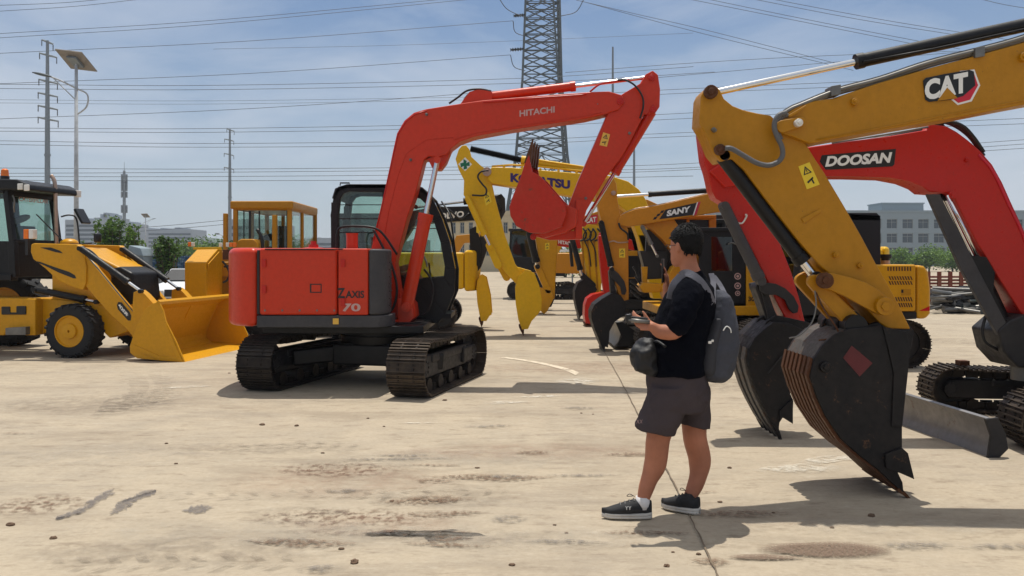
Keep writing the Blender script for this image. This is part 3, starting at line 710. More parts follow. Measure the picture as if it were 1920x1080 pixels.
    for nm in (0,):
        m=MB(); m.box((X0+.75,Y0,.95),2.9,1.9,.22).build('deck','black',root,bevel=.02)
        MB().box((X0+1.55,Y0,1.45),1.3,1.9,.8).build('engine_cover','red2',root,bevel=.06,seg=3)
        cb=MB(); 
        for s in(.1,1.15):
            for t in(-.1,.9): cb.bar((X0+s,Y0+t-.0,1.0),(X0+s,Y0+t,2.65),.08)
        cb.box((X0+.62,Y0+.4,2.66),1.2,1.1,.1); c_=cb.build('cab','black',root,bevel=.02)
        MB().box((X0+.62,Y0+.4,1.9),1.0,.96,1.3).build('cab_window','glassd',c_)
    # step bolts block on the far track
    q=V((4.55,8.62,.5)); MB().box(q,.1,.1,.05).build('track_bolt','rust',root,bevel=.004)
    return root
make_doosan()
# ================================================================ backhoe loader, left
def make_backhoe():
    root=thing('backhoe_loader','yellow backhoe loader with dark cab and upright exhaust pipe, at the left edge','backhoe loader',(-7.6,14.3,0))
    P=Pl(-6.8,13.3,-8); n=P.n; u=P.u; z=V((0,0,1))
    f=P.p(128,624,0); f.z=.42
    wheel(root,f+n*.17,n,.43,.34,'yel'); wheel(root,f+n*1.95,n,.43,.34,'yel')
    r=f-u*2.35; r.z=.66
    wheel(root,r+n*.2,n,.67,.45,'yel',nl=20); wheel(root,r+n*1.75,n,.67,.45,'yel',nl=20)
    # axle
    MB().cyl(f+n*.3,f+n*1.8,.09).obox(f+n*1.05+z*.12,u,n,z,.3,.5,.3).build('axle','black',root,bevel=.02)
    # chassis
    slab(P,[(-200,556),(66,560),(66,629),(46,629),(44,624),(10,624),(8,629),(-200,629)],.12,.5,'chassis','yel',root,bevel=.02)
    slab(P,[(67,558),(120,562),(190,572),(230,588),(240,622),(205,634),(170,600),(67,629)],.3,1.4,'chassis','yel',root,bevel=.02)
    slab(P,[(-200,560),(60,560),(60,600),(-200,600)],1.4,.5,'chassis','yel',root,bevel=.02)
    slab(P,[(2,575),(18,575),(18,586),(30,586),(30,574),(48,574),(48,590),(2,590)],.1,.03,'latch','ink',root)
    slab(P,[(10,615),(48,613),(48,628),(10,628)],.02,.3,'step','steel',root,bevel=.004)
    # hood
    hd=MB(); a0=.32;a1=1.05
    prof=[(96,462),(150,464),(222,500),(246,512),(250,560),(240,590),(96,590)]
    hd.prism(P.pts(prof,a0),n*(a1-a0)); hood=hd.build('hood','yel',root,bevel=.04,seg=3)
    gp=[(206,502),(225,500),(248,512),(254,562),(236,580),(206,560)]
    g=MB().prism(P.pts(gp,a0-.012),n*(a1-a0+.024)).build('grille_housing','black',root,bevel=.04,seg=3)
    c=P.p(215,494,a1-.25); MB().tube([c-u*.06,c-u*.05+z*.05,c+u*.05+z*.05,c+u*.06],.012).build('hood_handle','ink',hood)
    # cab
    o0,o1=.32,1.42
    cb=MB()
    def q(px,py,o): return P.p(px,py,o)
    nf_t,nf_b=q(12,352,o0),q(27,520,o0)
    W=n*(o1-o0)
    ff_t,ff_b=nf_t+W,nf_b+W
    mid=q(24,452,o0)
    bk_t=nf_t-u*1.45; bk_b=nf_b-u*1.5
    for s in (V((0,0,0)),W):
        cb.bar(nf_t+s,mid+s,.09,.09,up=n); cb.bar(mid+s,nf_b+s,.12,.1,up=n); cb.bar(bk_t+s,bk_b+s,.1,.1,up=n); 
        cb.bar((nf_t+bk_t)/2+s-z*.05,(nf_b+bk_b)/2+s,.09,.09,up=n)
        cb.bar(nf_t+s-z*.04,bk_t+s-z*.04,.1,.14,up=n); cb.bar(nf_b+s,bk_b+s,.1,.16,up=n)
        cb.prism([mid+s-u*.02,mid+s-u*1.48,bk_b+s,nf_b+s],n*.03) 
    cb.bar(nf_t-z*.05,ff_t-z*.05,.1,.16,up=z); cb.bar(mid,mid+W,.06,.06,up=z); cb.bar(bk_t,bk_t+W,.1,.12,up=z); cb.prism([mid,mid+W,ff_b,nf_b],u*(-.05))
    cab=cb.build('cab','black',root,bevel=.01)
    rp=[q(-190,330,o0-.12),q(30,336,o0-.12),q(52,346,o0-.12),q(53,357,o0-.12),q(-190,352,o0-.12)]
    MB().prism(rp,n*(o1-o0+.24)).build('cab_roof','black',cab,bevel=.03,seg=3)
    g=MB().prism([nf_t-z*.08+n*.05,mid+n*.05,mid+W-n*.05,nf_t-z*.08+W-n*.05],u*.008).build('windscreen','glass',cab)
    for s in(n*.03,W-n*.04): MB().prism([nf_t-z*.08+s,mid+s,mid-u*1.45+s,bk_t-z*.08+s],n*.006).build('side_window','glass',cab)
    MB().prism([bk_t-z*.1+n*.05,bk_t-z*.85+n*.05,bk_t-z*.85+W-n*.05,bk_t-z*.1+W-n*.05],u*.008).build('rear_window','glass',cab)
    Pw=Pl((nf_t+u*.03).x,(nf_t+u*.03).y,82)
    s_=(nf_t+W*.2-z*.2+u*.05); e_=(nf_t+W*.85-z*.2+u*.05)
    def proj(v): return (CX+F*v.x/v.y,HY-F*(v.z-CH)/v.y)
    text('CATERPILLAR',Pw,proj(s_),proj(e_),9,0,'offw',cab,'lettering')
    sb=MB(); sc=(nf_b+bk_b)/2+W/2; sb.obox(sc+z*.45,u,n,z,.5,.5,.15).obox(sc+z*.8-u*.25,u,n,z,.12,.48,.6).obox(sc+u*.5+z*.5,u,n,z,.2,.3,.7)
    sb.lathe(sc+u*.42+z*.95,(u*-.5+z).normalized(),[(0,.17),(.03,.17),(.03,.14),(0,.14)],20)
    sb.build('seat','ink',cab,bevel=.03)
    # roof beacons and lamps
    c=q(9,336,o0+.15); x=MB().cyl(c,c+z*.05,.07).build('beacon_base','ink',cab); x=MB().lathe(c+z*.05,z,[(0,.062),(.1,.055),(.12,.03),(.125,.005)],18).build('beacon_lamp','orange',cab); smooth_angle(x)
    for px,py,o_ in((38,350,o0-.13),(50,352,o0-.13)):
        c=q(px,py,o_); MB().obox(c,u,n,z,.09,.03,.1).build('roof_lamp','lwhite',cab,bevel=.01)
    c=q(52,352,o0-.1)+n*1.25; MB().obox(c,u,n,z,.05,.12,.12).build('roof_lamp','lwhite',cab,bevel=.01)
    # exhaust
    x=MB().tube(cat_rom(P.pts([(106,462),(105,420),(104,370),(103,345),(100,335),(96,329)],.9),5),.032,14).build('exhaust_pipe','copper',root,smooth=True)
    c=P.p(130,462,.9); x=MB().ball(c+z*.05,.12,10,(1.2,1.2,.7)).build('air_precleaner','yel',root,smooth=True)
    # mirrors
    x=MB().tube(cat_rom([q(30,400,o0)+n*1.1,q(40,396,o0)+n*1.2,q(50,405,o0)+n*1.25,q(56,455,o0)+n*1.25],5),.014).build('mirror_arm','ink',root,smooth=True)
    c=q(58,398,o0)+n*1.3
    MB().obox(c,(u*.5-z*.85).normalized(),n,(u*.85+z*.5),.3,.24,.05).build('mirror','ink',root,bevel=.015)
    x=MB().tube(P.pts([(120,458),(150,458),(172,456)],.8),.012).build('mirror_arm','ink',root)
    c=P.p(183,446,.8); MB().obox(c,u,n,z,.07,.15,.16).build('mirror','ink',root,bevel=.03)
    c=P.p(52,439,.12); MB().obox(c,u,n,z,.08,.1,.15).build('turn_lamp','orange',root,bevel=.01); MB().obox(c+u*.09,u,n,z,.08,.1,.15).build('work_lamp','lwhite',root,bevel=.01); MB().obox(c-z*.2,u,n,z,.05,.05,.26).build('lamp_post','ink',root)
    MB().tube(cat_rom([q(24,366,o0-.05),q(27,375,o0-.07),q(26,390,o0-.06),q(27,398,o0-.03)],4),.012).build('grab_handle','steel',cab,smooth=True)
    MB().bar(q(44,400,o0)+n*.3,q(84,455,o0)+n*.5,.015).build('wiper','ink',cab)
    # loader arms
    tower=[(58,458),(64,456),(143,458),(150,463),(157,478),(162,500),(161,531),(155,544),(135,538),(108,526),(84,503),(62,486),(57,472)]
    arm=[(150,463),(160,474),(183,506),(215,545),(248,584),(264,606),(272,620),(262,640),(250,634),(238,618),(205,588),(181,561),(160,536),(161,500)]
    brk=[(250,548),(262,544),(272,552),(292,574),(278,604),(258,628),(246,606)]
    for o_,nm in((.02,0),(1.13,1)):
        a_=slab(P,tower,o_,.14,'arm_tower','yel',root,bevel=.015,ref=.02); b_=slab(P,arm,o_+.03,.1,'loader_arm','yel',root,bevel=.012,ref=.05)
        slab(P,brk,o_-.01,.16,'arm_bracket','yel',root,bevel=.008,ref=.01)
        hyd(P,(152,466),(264,546),.78,o_-.06,.05,.024,'black',root,ref=-.04)
        hyd(P,(68,543),(181,566),.8,o_+.22,.055,.026,'black',root,ref=.24)
        if nm==0:
            decal(P,[(62,489),(75,491),(100,500),(130,510),(140,516),(143,522),(138,522),(110,511),(84,498)],.018,'ink',a_,'groove')
            decal(P,[(75,464),(95,464),(112,470),(118,475),(105,473),(88,468)],.018,'ink',a_,'groove')
            decal(P,[(222,566),(228,567),(243,585),(246,592),(245,601),(240,601),(221,580),(219,572)],.05,'ink',b_,'name_plate')
            text('420F',P,(222,575),(240,596),8,.048,'white',b_,'number',bold=.04)
            MB().tube(P.pts([(162,478),(184,504),(216,543),(250,584)],.02),.012).build('pipe','steel',b_,smooth=True)
    hose(P,[(150,463),(170,470),(190,490),(212,520)],-.02,.012,root)
    hose(P,[(165,500),(185,520),(200,535)],.1,.02,root)
    # bucket
    B=[(298,566),(286,569),(272,580),(262,598),(252,622),(243,650),(244,662),(257,672),(300,676),(347,680)]
    bk=bucket(P,B,[(345,676),(330,640),(311,603),(306,582)],-.2,2.35,root,'yel',teeth=0,shellmat='yel')
    MB().prism(P.pts([(296,562),(300,566),(298,572),(292,568)],-.2),n*2.35).build('top_rail','yel',bk,bevel=.004)
    MB().prism(P.pts([(330,677),(349,681),(349,684),(330,681)],-.21),n*2.37).build('cutting_edge','rust',bk)
    slab(P,[(250,646),(252,655),(300,676),(343,679),(310,606),(306,606),(330,668),(300,668)],-.212,.012,'side_rib','yel',bk,bevel=.004)
    return root
make_backhoe()

# ================================================================ grader behind
def make_grader():
    root=thing('motor_grader','old yellow motor grader with boxy glazed cab, behind the orange red excavator','grader',(-5.2,19,0))
    x0,x1,y0,y1=-5.57,-4.48,17.2,19.4; zt=2.60; zb=1.55
    cb=MB()
    for x in(x0,x1):
        for y in(y0,y1): cb.box((x,y,(zt+1.0)/2),.09,.09,zt-1.0)
    cb.box((x0,(y0+y1)/2,2.07),.07,.08,1.1)
    cb.box((-5.2,y1,2.07),.08,.07,1.1); cb.box((-5.28,y0,2.07),.1,.07,1.1) if False else None
    cb.box((x1,y0+1.0,2.0),.07,.09,1.2)
    for y in(y0,y1): cb.box(((x0+x1)/2,y,1.3),x1-x0,.06,.55); cb.box(((x0+x1)/2,y,zt),x1-x0,.08,.12)
    for x in(x0,x1): cb.box((x,(y0+y1)/2,1.3),.06,y1-y0,.55); cb.box((x,(y0+y1)/2,zt),.08,y1-y0,.12)
    cab=cb.build('cab','cat',root,bevel=.02)
    rf=MB(); a=.09
    rf.prism([V((x0-a,y0-a,2.56)),V((x1+a,y0-a,2.56)),V((x1+a*.5,y1+a,2.56)),V((x0-a,y1+a,2.56))],(0,0,.16)); rf.build('cab_roof','cat',cab,bevel=.03)
    g=MB().box(((x0+x1)/2,y0,2.05),x1-x0-.1,.01,.95).build('front_window','glass',cab); MB().box(((x0+x1)/2,y1,2.05),x1-x0-.1,.01,.95).build('rear_window','glass',cab)
    MB().box((x0,(y0+y1)/2,2.05),.01,y1-y0-.1,.95).build('side_window','glass',cab); MB().box((x1,(y0+y1)/2,2.05),.01,y1-y0-.1,.95).build('side_window','glass',cab)
    sm=MB()
    for (c,w) in (((-5.03,y0-.012,2.05),.56),):
        for dx in(-w/2,w/2): sm.box((c[0]+dx+.22,c[1],c[2]),.025,.02,.95)
    sm.box((-5.4,y0-.012,2.05),.02,.02,.95).box((-5.28,y0-.012,2.05),.04,.02,.95); sm.build('window_seal','ink',cab)
    s=MB().box((-5.0,18.4,1.75),.5,.5,.14).box((-5.0,18.65,2.0),.48,.12,.55).lathe((-5.0,17.8,2.0),(0,-.4,1),[(0,.2),(.03,.2),(.03,.17),(0,.17)],20); s.build('seat','ink',cab,bevel=.02)
    P=Pl(0,17.0)
    slab(P,[(418,400),(425,400),(425,470),(418,470)],.0,.1,'lift_post','cat',root,bevel=.008); slab(P,[(510,403),(518,403),(518,480),(510,480)],-.1,.1,'lift_post','cat',root,bevel=.008)
    slab(P,[(444,452),(452,448),(476,448),(483,456),(484,470),(444,470)],-.3,.5,'front_cowl','cat',root,bevel=.03)
    MB().tube(cat_rom(P.pts([(482,430),(490,445),(493,470)],-.15),4),.035).build('lift_arm','ink',root,smooth=True)
    m=MB().prism([V((-6.3,16.9,1.2)),V((-4.2,17.4,1.2)),V((-4.2,19.4,1.2)),V((-6.3,18.4,1.2))],(0,0,.3)); m.build('frame','cat',root,bevel=.03)
    slab(P,[(405,470),(470,476),(600,480),(640,490),(640,560),(560,575),(405,560)],.6,1.1,'frame','cat',root,bevel=.05)
    for X,Y in((-5.0,17.2),(-3.6,17.2),(-5.0,19.6),(-3.6,19.6)): wheel(root,(X,Y,.62),V((0,1,0)),.62,.4,'cat',nl=18)
    # front box
    Q=Pl(0,15.9)
    b=MB(); F_=[Q.p(355,492),Q.p(386,492),Q.p(386,560),Q.p(355,556)]; 
    sl=[(355,492),(386,492)]
    b.prism([V((-5.70,15.9,1.49)),V((-5.70,16.55,1.75)),V((-5.70,16.8,1.75)),V((-5.70,16.8,.84)),V((-5.70,15.9,.84))],V((-.4,0,0)))
    fb=b.build('front_hood','yel',root,bevel=.012)
    slab(Q,[(385,558),(430,552),(445,556),(445,600),(385,606)],.05,1.2,'frame','yel',root,bevel=.03)
    slab(Q,[(362,464),(413,463),(413,467),(362,468)],.0,.08,'lamp_bar','kom',root,bevel=.004)
    MB().prism([V((-5.69,15.95,1.46)),V((-5.69,16.55,1.70)),V((-5.69,16.55,1.6)),V((-5.69,15.95,1.36))],V((.02,0,0))).build('hood_rim','yel',fb,bevel=.004)
    slab(Q,[(417,468),(436,468),(436,487),(417,487)],.1,.3,'hitch_block','rust',root,bevel=.01)
    hose(Q,[(417,490),(424,498),(430,512),(426,525),(418,530)],.1,.02,root); hose(Q,[(420,500),(434,500),(436,520)],.2,.02,root)
    for px,mt in((414,'lwhite'),(427,'lwhite'),(433,'orange'),(440,'orange')):
        c=Q.p(px,459,.1); MB().obox(c,(1,0,0),(0,1,0),(0,0,1),.06,.05,.08).build('lamp',mt,root,bevel=.008)
    for px,mt in((336,'orange'),(342,'lwhite'),):
        c=Q.p(px+20,458,.1); MB().obox(c,(1,0,0),(0,1,0),(0,0,1),.06,.05,.08).build('lamp',mt,root,bevel=.008)
    slab(Q,[(330,560),(440,556),(440,570),(330,572)],.3,.3,'push_plate','yel',root,bevel=.01)
    return root
make_grader()

# ================================================================ parked car
def make_car(x,y,rz,colr,label):
    root=thing('parked_car',label,'car',(x,y,0),'cars parked beyond the machines'); ca,sa=math.cos(rz),math.sin(rz)
    T=lambda a,b,c:V((x+a*ca-b*sa,y+a*sa+b*ca,c))
    prof=[(-2.1,.3),(-2.15,.62),(-1.9,.8),(-1.35,.86),(-.75,1.24),(.35,1.27),(1.05,.9),(1.8,.8),(2.1,.62),(2.12,.3)]
    rings=[]
    mb=MB(); n=len(prof); vs=[]
    for yy,k in((-.85,0),(-.78,1),(.78,1),(.85,0)):
        for (a,c) in prof: vs.append(T(a*(1 if c<.87 or k==0 else .97),yy*(1 if c<.9 else .8),c if k or c<.7 else c-.015))
    fs=[tuple(range(n)),tuple(3*n+i for i in range(n-1,-1,-1))]
    for r_ in range(3):
        for i in range(n):
            j=(i+1)%n; fs.append((r_*n+i,(r_+1)*n+i,(r_+1)*n+j,r_*n+j))
    b=mb.add(vs,fs).build('body',colr,root,bevel=.04,seg=2,fix=True)
    for s in(-1,1):
        q=MB().prism([T(-1.2,s*.80,.88),T(-.7,s*.73,1.18),T(.3,s*.73,1.2),T(.92,s*.8,.9)],(T(0,s*.03,0)-T(0,0,0))); q.build('side_window','glassd' if False else 'ink',b)
        for a in(-1.3,1.3):
            wc=T(a,s*.78,.32); wn=(T(0,-1,0)-T(0,0,0)); wheel(root,wc,wn*s*-1 if s>0 else wn,.32,.2,'steel',lug=False)
        MB().obox(T(2.08,s*.6,.62),V((ca,sa,0)),V((-sa,ca,0)),V((0,0,1)),.06,.35,.12).build('headlight','lwhite',b,bevel=.02)
    MB().obox(T(2.1,0,.6),V((ca,sa,0)),V((-sa,ca,0)),V((0,0,1)),.06,.8,.2).build('grille','ink',b,bevel=.01); MB().obox(T(2.12,0,.4),V((ca,sa,0)),V((-sa,ca,0)),V((0,0,1)),.05,1.3,.1).build('air_intake','ink',b,bevel=.01)
    MB().prism([T(.4,-.62,1.235),T(.4,.62,1.235),T(1.02,.72,.92),T(1.02,-.72,.92)],T(.02,0,.02)-T(0,0,0)).build('windscreen','ink',b)
    return root
wp=paint('white_car_paint',(226,228,230),dust=.05,rough=.25); dk=paint('dark_car_paint',(40,44,52),dust=.1,rough=.25)
make_car(-9.7,26.2,R(-82),wp,'white car parked beyond the backhoe loader, in front of the blue hoarding')
make_car(-12.3,27.5,R(-80),dk,'dark car parked next to the white car, behind the hood of the backhoe loader')
# ================================================================ row of excavators in the middle distance
def tail(root,X,Y,c1,w=2.2,yaw=0,deck=.95,cabh=2.6,L=2.8): return gen_base(root,X,Y,-1,c1,c1,L=L,gauge=w-.4,deck=deck,cabh=cabh,yaw=yaw)
def make_komatsu():
    root=thing('excavator','bright yellow excavator with a green cross sign on top of its stick','excavator',(5.0,17.6,0))
    P=Pl(0,17.2)
    boom=[(914,336),(916,322),(922,313),(960,314),(1087,325),(1120,326),(1150,331),(1178,340),(1198,355),(1210,372),(1228,420),(1240,480),(1210,485),(1195,440),(1180,400),(1160,384),(1127,378),(1063,366),(990,354),(922,344)]
    bm=slab(P,boom,0,.45,'boom','kom',root,bevel=.02)
    text('KOMATSU',P,(957,341),(1069,355),17,0,'navyv',bm,'lettering',bold=.055)
    MB().tube(P.pts([(922,312),(960,309),(1000,311),(1087,320),(1150,327)],.1),.02).build('pipe','kom',bm,smooth=True)
    for k in range(5): pin(P,945+k*34,312+k*3,.05,.03,bm,'kom')
    pin(P,1153,352,0,.05,bm,'kom')
    st=[(860,280),(866,273),(874,272),(880,280),(884,294),(900,309),(918,322),(922,342),(928,370),(947,441),(966,495),(996,535),(990,545),(975,540),(948,512),(922,473),(900,420),(882,377),(869,366),(870,338),(860,318),(854,298)]
    sk=slab(P,st,.08,.32,'stick','kom',root,bevel=.015)
    warn(P,[(906,364),(917,360),(922,378),(911,386)],.08,sk,'stick')
    decal(P,[(872,295),(885,308),(872,321),(859,308)],.08,'white',sk,'safety_sign')
    c=(872,308); d=decal(P,[(c[0]+a,c[1]+b) for a,b in((-3,-10),(3,-6),(2,-2),(8,-5),(9,3),(3,3),(4,8),(-3,10),(-2,3),(-8,6),(-9,-2),(-3,-3))],.075,'green',sk,'green_cross')
    pin(P,913,322,.0,.09,sk,'copper'); 
    # bellows covered stick cylinder
    A=P.p(882,279,.2);B=P.p(977,300,.2); N_=44; pts=[];rs=[]
    for i in range(N_*2): pts.append(A.lerp(B,i/(N_*2-1))); rs.append(.075 if i%2 else .048)
    MB().tube(pts,rs,14).build('cylinder_bellows','ink',root)
    x=MB().cyl(B,P.p(1100,319,.2),.075,n=18).cyl(B,P.p(990,302,.2),.09,n=18).build('hydraulic_cylinder','kom',root); smooth_angle(x)
    MB().tube(P.pts([(985,296),(1040,305),(1100,314)],.12),.014).build('pipe','kom',root,smooth=True)
    hyd(P,(876,370),(919,463),.75,.0,.06,.03,'kom',root)
    slab(P,capsule((917,460),(934,497),13,15),.02,.1,'rocker_link','kom',root,bevel=.01); slab(P,capsule((918,462),(950,520),12,14),.3,.1,'rocker_link','kom',root,bevel=.01)
    hose(P,[(916,320),(902,322),(896,332),(904,345),(912,355),(908,366),(885,366)],-.03,.018,root)
    Pb=Pl(0,17.1)
    bk=bucket(Pb,[(985,507),(972,518),(966,540),(967,570),(972,600),(979,618)],[(990,617),(997,602),(1008,590),(1015,581),(1016,560),(1011,535),(1002,512)],0,.7,root,'kom',teeth=5,tl=12,tdir=(3,12),tw=.1,toothmat='rust',th=.8)
    slab(Pb,[(972,535),(960,515),(968,500),(996,508),(1006,530)],.2,.5,'bucket_ear','kom',bk,bevel=.01)
    tail(root,5.7,17.6,'kom'); slab(P,[(1195,440),(1235,440),(1260,560),(1225,560)],.0,.4,'boom_foot','kom',root)
    return root
make_komatsu()
def make_volvo():
    root=thing('excavator','black boomed excavator just right of the cab of the orange red excavator','excavator',(-2.4,19.5,0))
    P=Pl(0,19.0)
    bm=slab(P,[(735,410),(760,398),(812,388),(890,386),(935,380),(942,392),(935,404),(890,413),(812,418),(775,424),(752,460),(740,500),(715,500)],0,.4,'boom','black',root,bevel=.015)
    text('VOLVO',P,(812,413),(870,407),12,0,'white',bm,'lettering',bold=.04)
    sk=slab(P,[(933,366),(940,363),(947,372),(948,395),(935,420),(915,462),(902,500),(888,520),(880,505),(888,470),(915,410),(926,380)],.04,.3,'stick','dgrey',root,bevel=.015)
    hyd(P,(936,370),(780,388),.42,.12,.07,.035,'black',root)
    MB().tube(cat_rom(P.pts([(812,385),(840,392),(862,410),(880,400)],-.03),5),.02).build('hose','hose',root,smooth=True)
    slab(P,[(880,430),(892,424),(904,460),(898,500),(882,492)],-.05,.1,'cylinder_guard','black',root,bevel=.01)
    slab(P,[(893,418),(900,420),(899,438),(893,436)],-.07,.02,'warning_sticker','stick',root)
    Pb=Pl(0,18.8)
    bk=bucket(Pb,[(902,515),(895,525),(893,542),(895,568),(899,590),(902,602)],[(912,602),(918,592),(922,590),(919,555),(911,520)],0,.8,root,'kom',teeth=4,tl=11,tdir=(1,12),tw=.09,toothmat='rust',th=.8)
    tail(root,-2.6,19.5,'kom',deck=.9,cabh=2.5)
    return root
make_volvo()
def make_far_yellow():
    root=thing('excavator','far yellow excavator, its upright stick with black cylinder just below the raised red bucket','excavator',(2.2,24.5,0))
    P=Pl(0,24)
    sk=slab(P,[(1000,420),(1040,425),(1046,440),(1043,500),(1040,560),(1022,565),(1012,500),(1004,445)],.04,.4,'stick','yel',root,bevel=.02)
    warn(P,[(1022,456),(1030,455),(1030,468),(1022,469)],.04,sk,'stick')
    slab(P,[(1005,436),(1020,418),(1100,412),(1150,430),(1170,480),(1150,480),(1130,445),(1040,450)],.1,.4,'boom','yel',root,bevel=.02)
    hyd(P,(992,436),(1008,500),.85,0,.1,.05,'black',root)
    slab(P,capsule((1008,500),(1028,545),12,12),.0,.5,'rocker_link','yel',root)
    bucket(P,[(1010,540),(1000,548),(998,562),(1008,578),(1020,589)],[(1026,584),(1038,560),(1035,545)],0,.9,root,'yel',teeth=4,tl=6,tdir=(3,6))
    tail(root,3.6,24.3,'yel',deck=1,cabh=2.7)
    return root
make_far_yellow()
def make_yellow_pair():
    root=thing('excavator','yellow excavator with looping hoses on its stick, left of the small red excavator','excavator',(3.3,22,0))
    P=Pl(0,21.6)
    sk=slab(P,[(1086,428),(1104,420),(1124,424),(1132,440),(1130,500),(1126,555),(1106,558),(1098,500),(1090,455)],.04,.35,'stick','kom',root,bevel=.02)
    for a in((1090,1096),(1100,1108),(1112,1120)): MB().prism(P.pts([(a[0],446),(a[0]+3,446),(a[1]+3,550),(a[1],550)],.02),P.n*.03).build('rib','cat',sk)
    for k in range(4): hose(P,[(1093+k*9,428),(1099+k*9,437),(1097+k*9,447),(1088+k*9,452)],-.04,.022,root)
    for k in range(2): hose(P,[(1100+k*12,430),(1094+k*12,445),(1104+k*12,470),(1108+k*10,500)],-.03,.016,root)
    hyd(P,(1072,446),(1092,520),.8,-.02,.07,.04,'black',root)
    slab(P,[(1066,455),(1072,455),(1076,500),(1070,500)],.1,.1,'hydraulic_cylinder','ink',root)
    slab(P,capsule((1092,515),(1112,535),9,11),-.04,.4,'rocker_link','black',root,bevel=.01)
    slab(P,[(1084,424),(1098,404),(1150,386),(1202,373),(1214,374),(1240,386),(1262,420),(1180,426),(1130,426)],.1,.4,'boom','sand',root,bevel=.02)
    d=decal(P,[(1096,406),(1121,402),(1120,419),(1095,421)],.1,'redv',root,'name_plate'); text('CAT',P,(1098,419),(1118,416),10,.095,'white',d,'lettering',bold=.04)
    slab(P,[(1140,376),(1166,373),(1166,381),(1140,384)],-.02,.1,'hydraulic_cylinder','ink',root,bevel=.01)
    bk=bucket(P,[(1096,524),(1084,530),(1078,545),(1078,560),(1082,580),(1087,596)],[(1092,590),(1094,578),(1100,565),(1112,556),(1120,543),(1112,530)],-.05,.8,root,'bucket',teeth=4,tl=8,tdir=(1,7))
    tail(root,5.4,22,'yel',deck=1,cabh=2.6)
    return root
make_yellow_pair()
def make_small_red():
    root=thing('mini_excavator','small red excavator with a red bucket standing behind the black bucket','excavator',(2.9,19.8,0))
    P=Pl(0,19.6)
    sk=slab(P,[(1122,442),(1136,440),(1144,470),(1150,520),(1150,552),(1134,556),(1128,520),(1124,480)],.04,.25,'stick','red2',root,bevel=.015)
    bm=slab(P,[(1124,436),(1150,436),(1185,450),(1190,470),(1160,462),(1140,462),(1126,462)],.1,.25,'boom','red2',root,bevel=.015)
    bk=bucket(P,[(1134,548),(1112,552),(1101,560),(1097,572),(1096,592),(1099,610)],[(1114,611),(1128,600),(1140,580),(1142,560)],0,.6,root,'red2',teeth=3,tl=6,tdir=(0,6))
    MB().prism(P.pts([(1096,606),(1114,608),(1114,612),(1099,613)],0),P.n*.6).build('lip','rust',bk)
    tail(root,4.9,19.9,'red2',w=1.9,deck=.8,cabh=2.4,L=2.2)
    return root
make_small_red()
def make_far_red():
    root=thing('excavator','far red excavator with white letters on its low boom, behind the yellow sticks','excavator',(2.2,26.5,0))
    P=Pl(0,26)
    bm=slab(P,[(1016,436),(1045,440),(1078,446),(1130,440),(1180,452),(1180,470),(1128,464),(1080,466),(1048,461),(1016,452)],.05,.45,'boom','red2',root,bevel=.015)
    text('HITACHI',P,(1047,457),(1076,461),7,.05,'white',bm,'lettering',bold=.03)
    slab(P,[(1014,434),(1034,434),(1036,540),(1022,545)],.1,.35,'stick','red2',root,bevel=.015)
    bucket(P,[(1024,535),(1016,545),(1016,560),(1026,578)],[(1034,575),(1042,555),(1038,540)],0,.8,root,'bucket',teeth=4,tl=5,tdir=(1,5))
    tail(root,5.2,26.5,'red2',deck=1,cabh=2.7)
make_far_red()
def make_back(x,y,lab,c1):
    root=thing('excavator',lab,'excavator',(x,y,0),'carriers at the back of the row')
    tail(root,x,y,c1,deck=1.0,cabh=2.7)
    MB().prism([V((x-1.2,y-.2,1.2)),V((x-2.4,y-.2,2.6)),V((x-3.4,y-.2,2.5)),V((x-4.0,y-.2,1.2)),V((x-3.7,y-.2,1.2)),V((x-3.1,y-.2,2.2)),V((x-2.5,y-.2,2.25)),V((x-1.4,y-.2,1.0))],(0,.35,0)).build('boom',c1,root,bevel=.02)
    bucket(Pl(0,y-.3),[tuple(pj(V((x-3.7,y-.3,1.2)))),tuple(pj(V((x-4.2,y-.3,1.0)))),tuple(pj(V((x-4.25,y-.3,.5)))),tuple(pj(V((x-3.95,y-.3,.1))))],[tuple(pj(V((x-3.6,y-.3,.7))))],0,.8,root,'bucket',teeth=4,tl=5,tdir=(2,5))
def pj(v): return (CX+F*v.x/v.y,HY-F*(v.z-CH)/v.y)
make_back(5.0,30.5,'yellow excavator with black cab at the very back, below the hanging red bucket','yel')
make_back(1.2,34,'small far yellow excavator glimpsed under the black boom','sand')
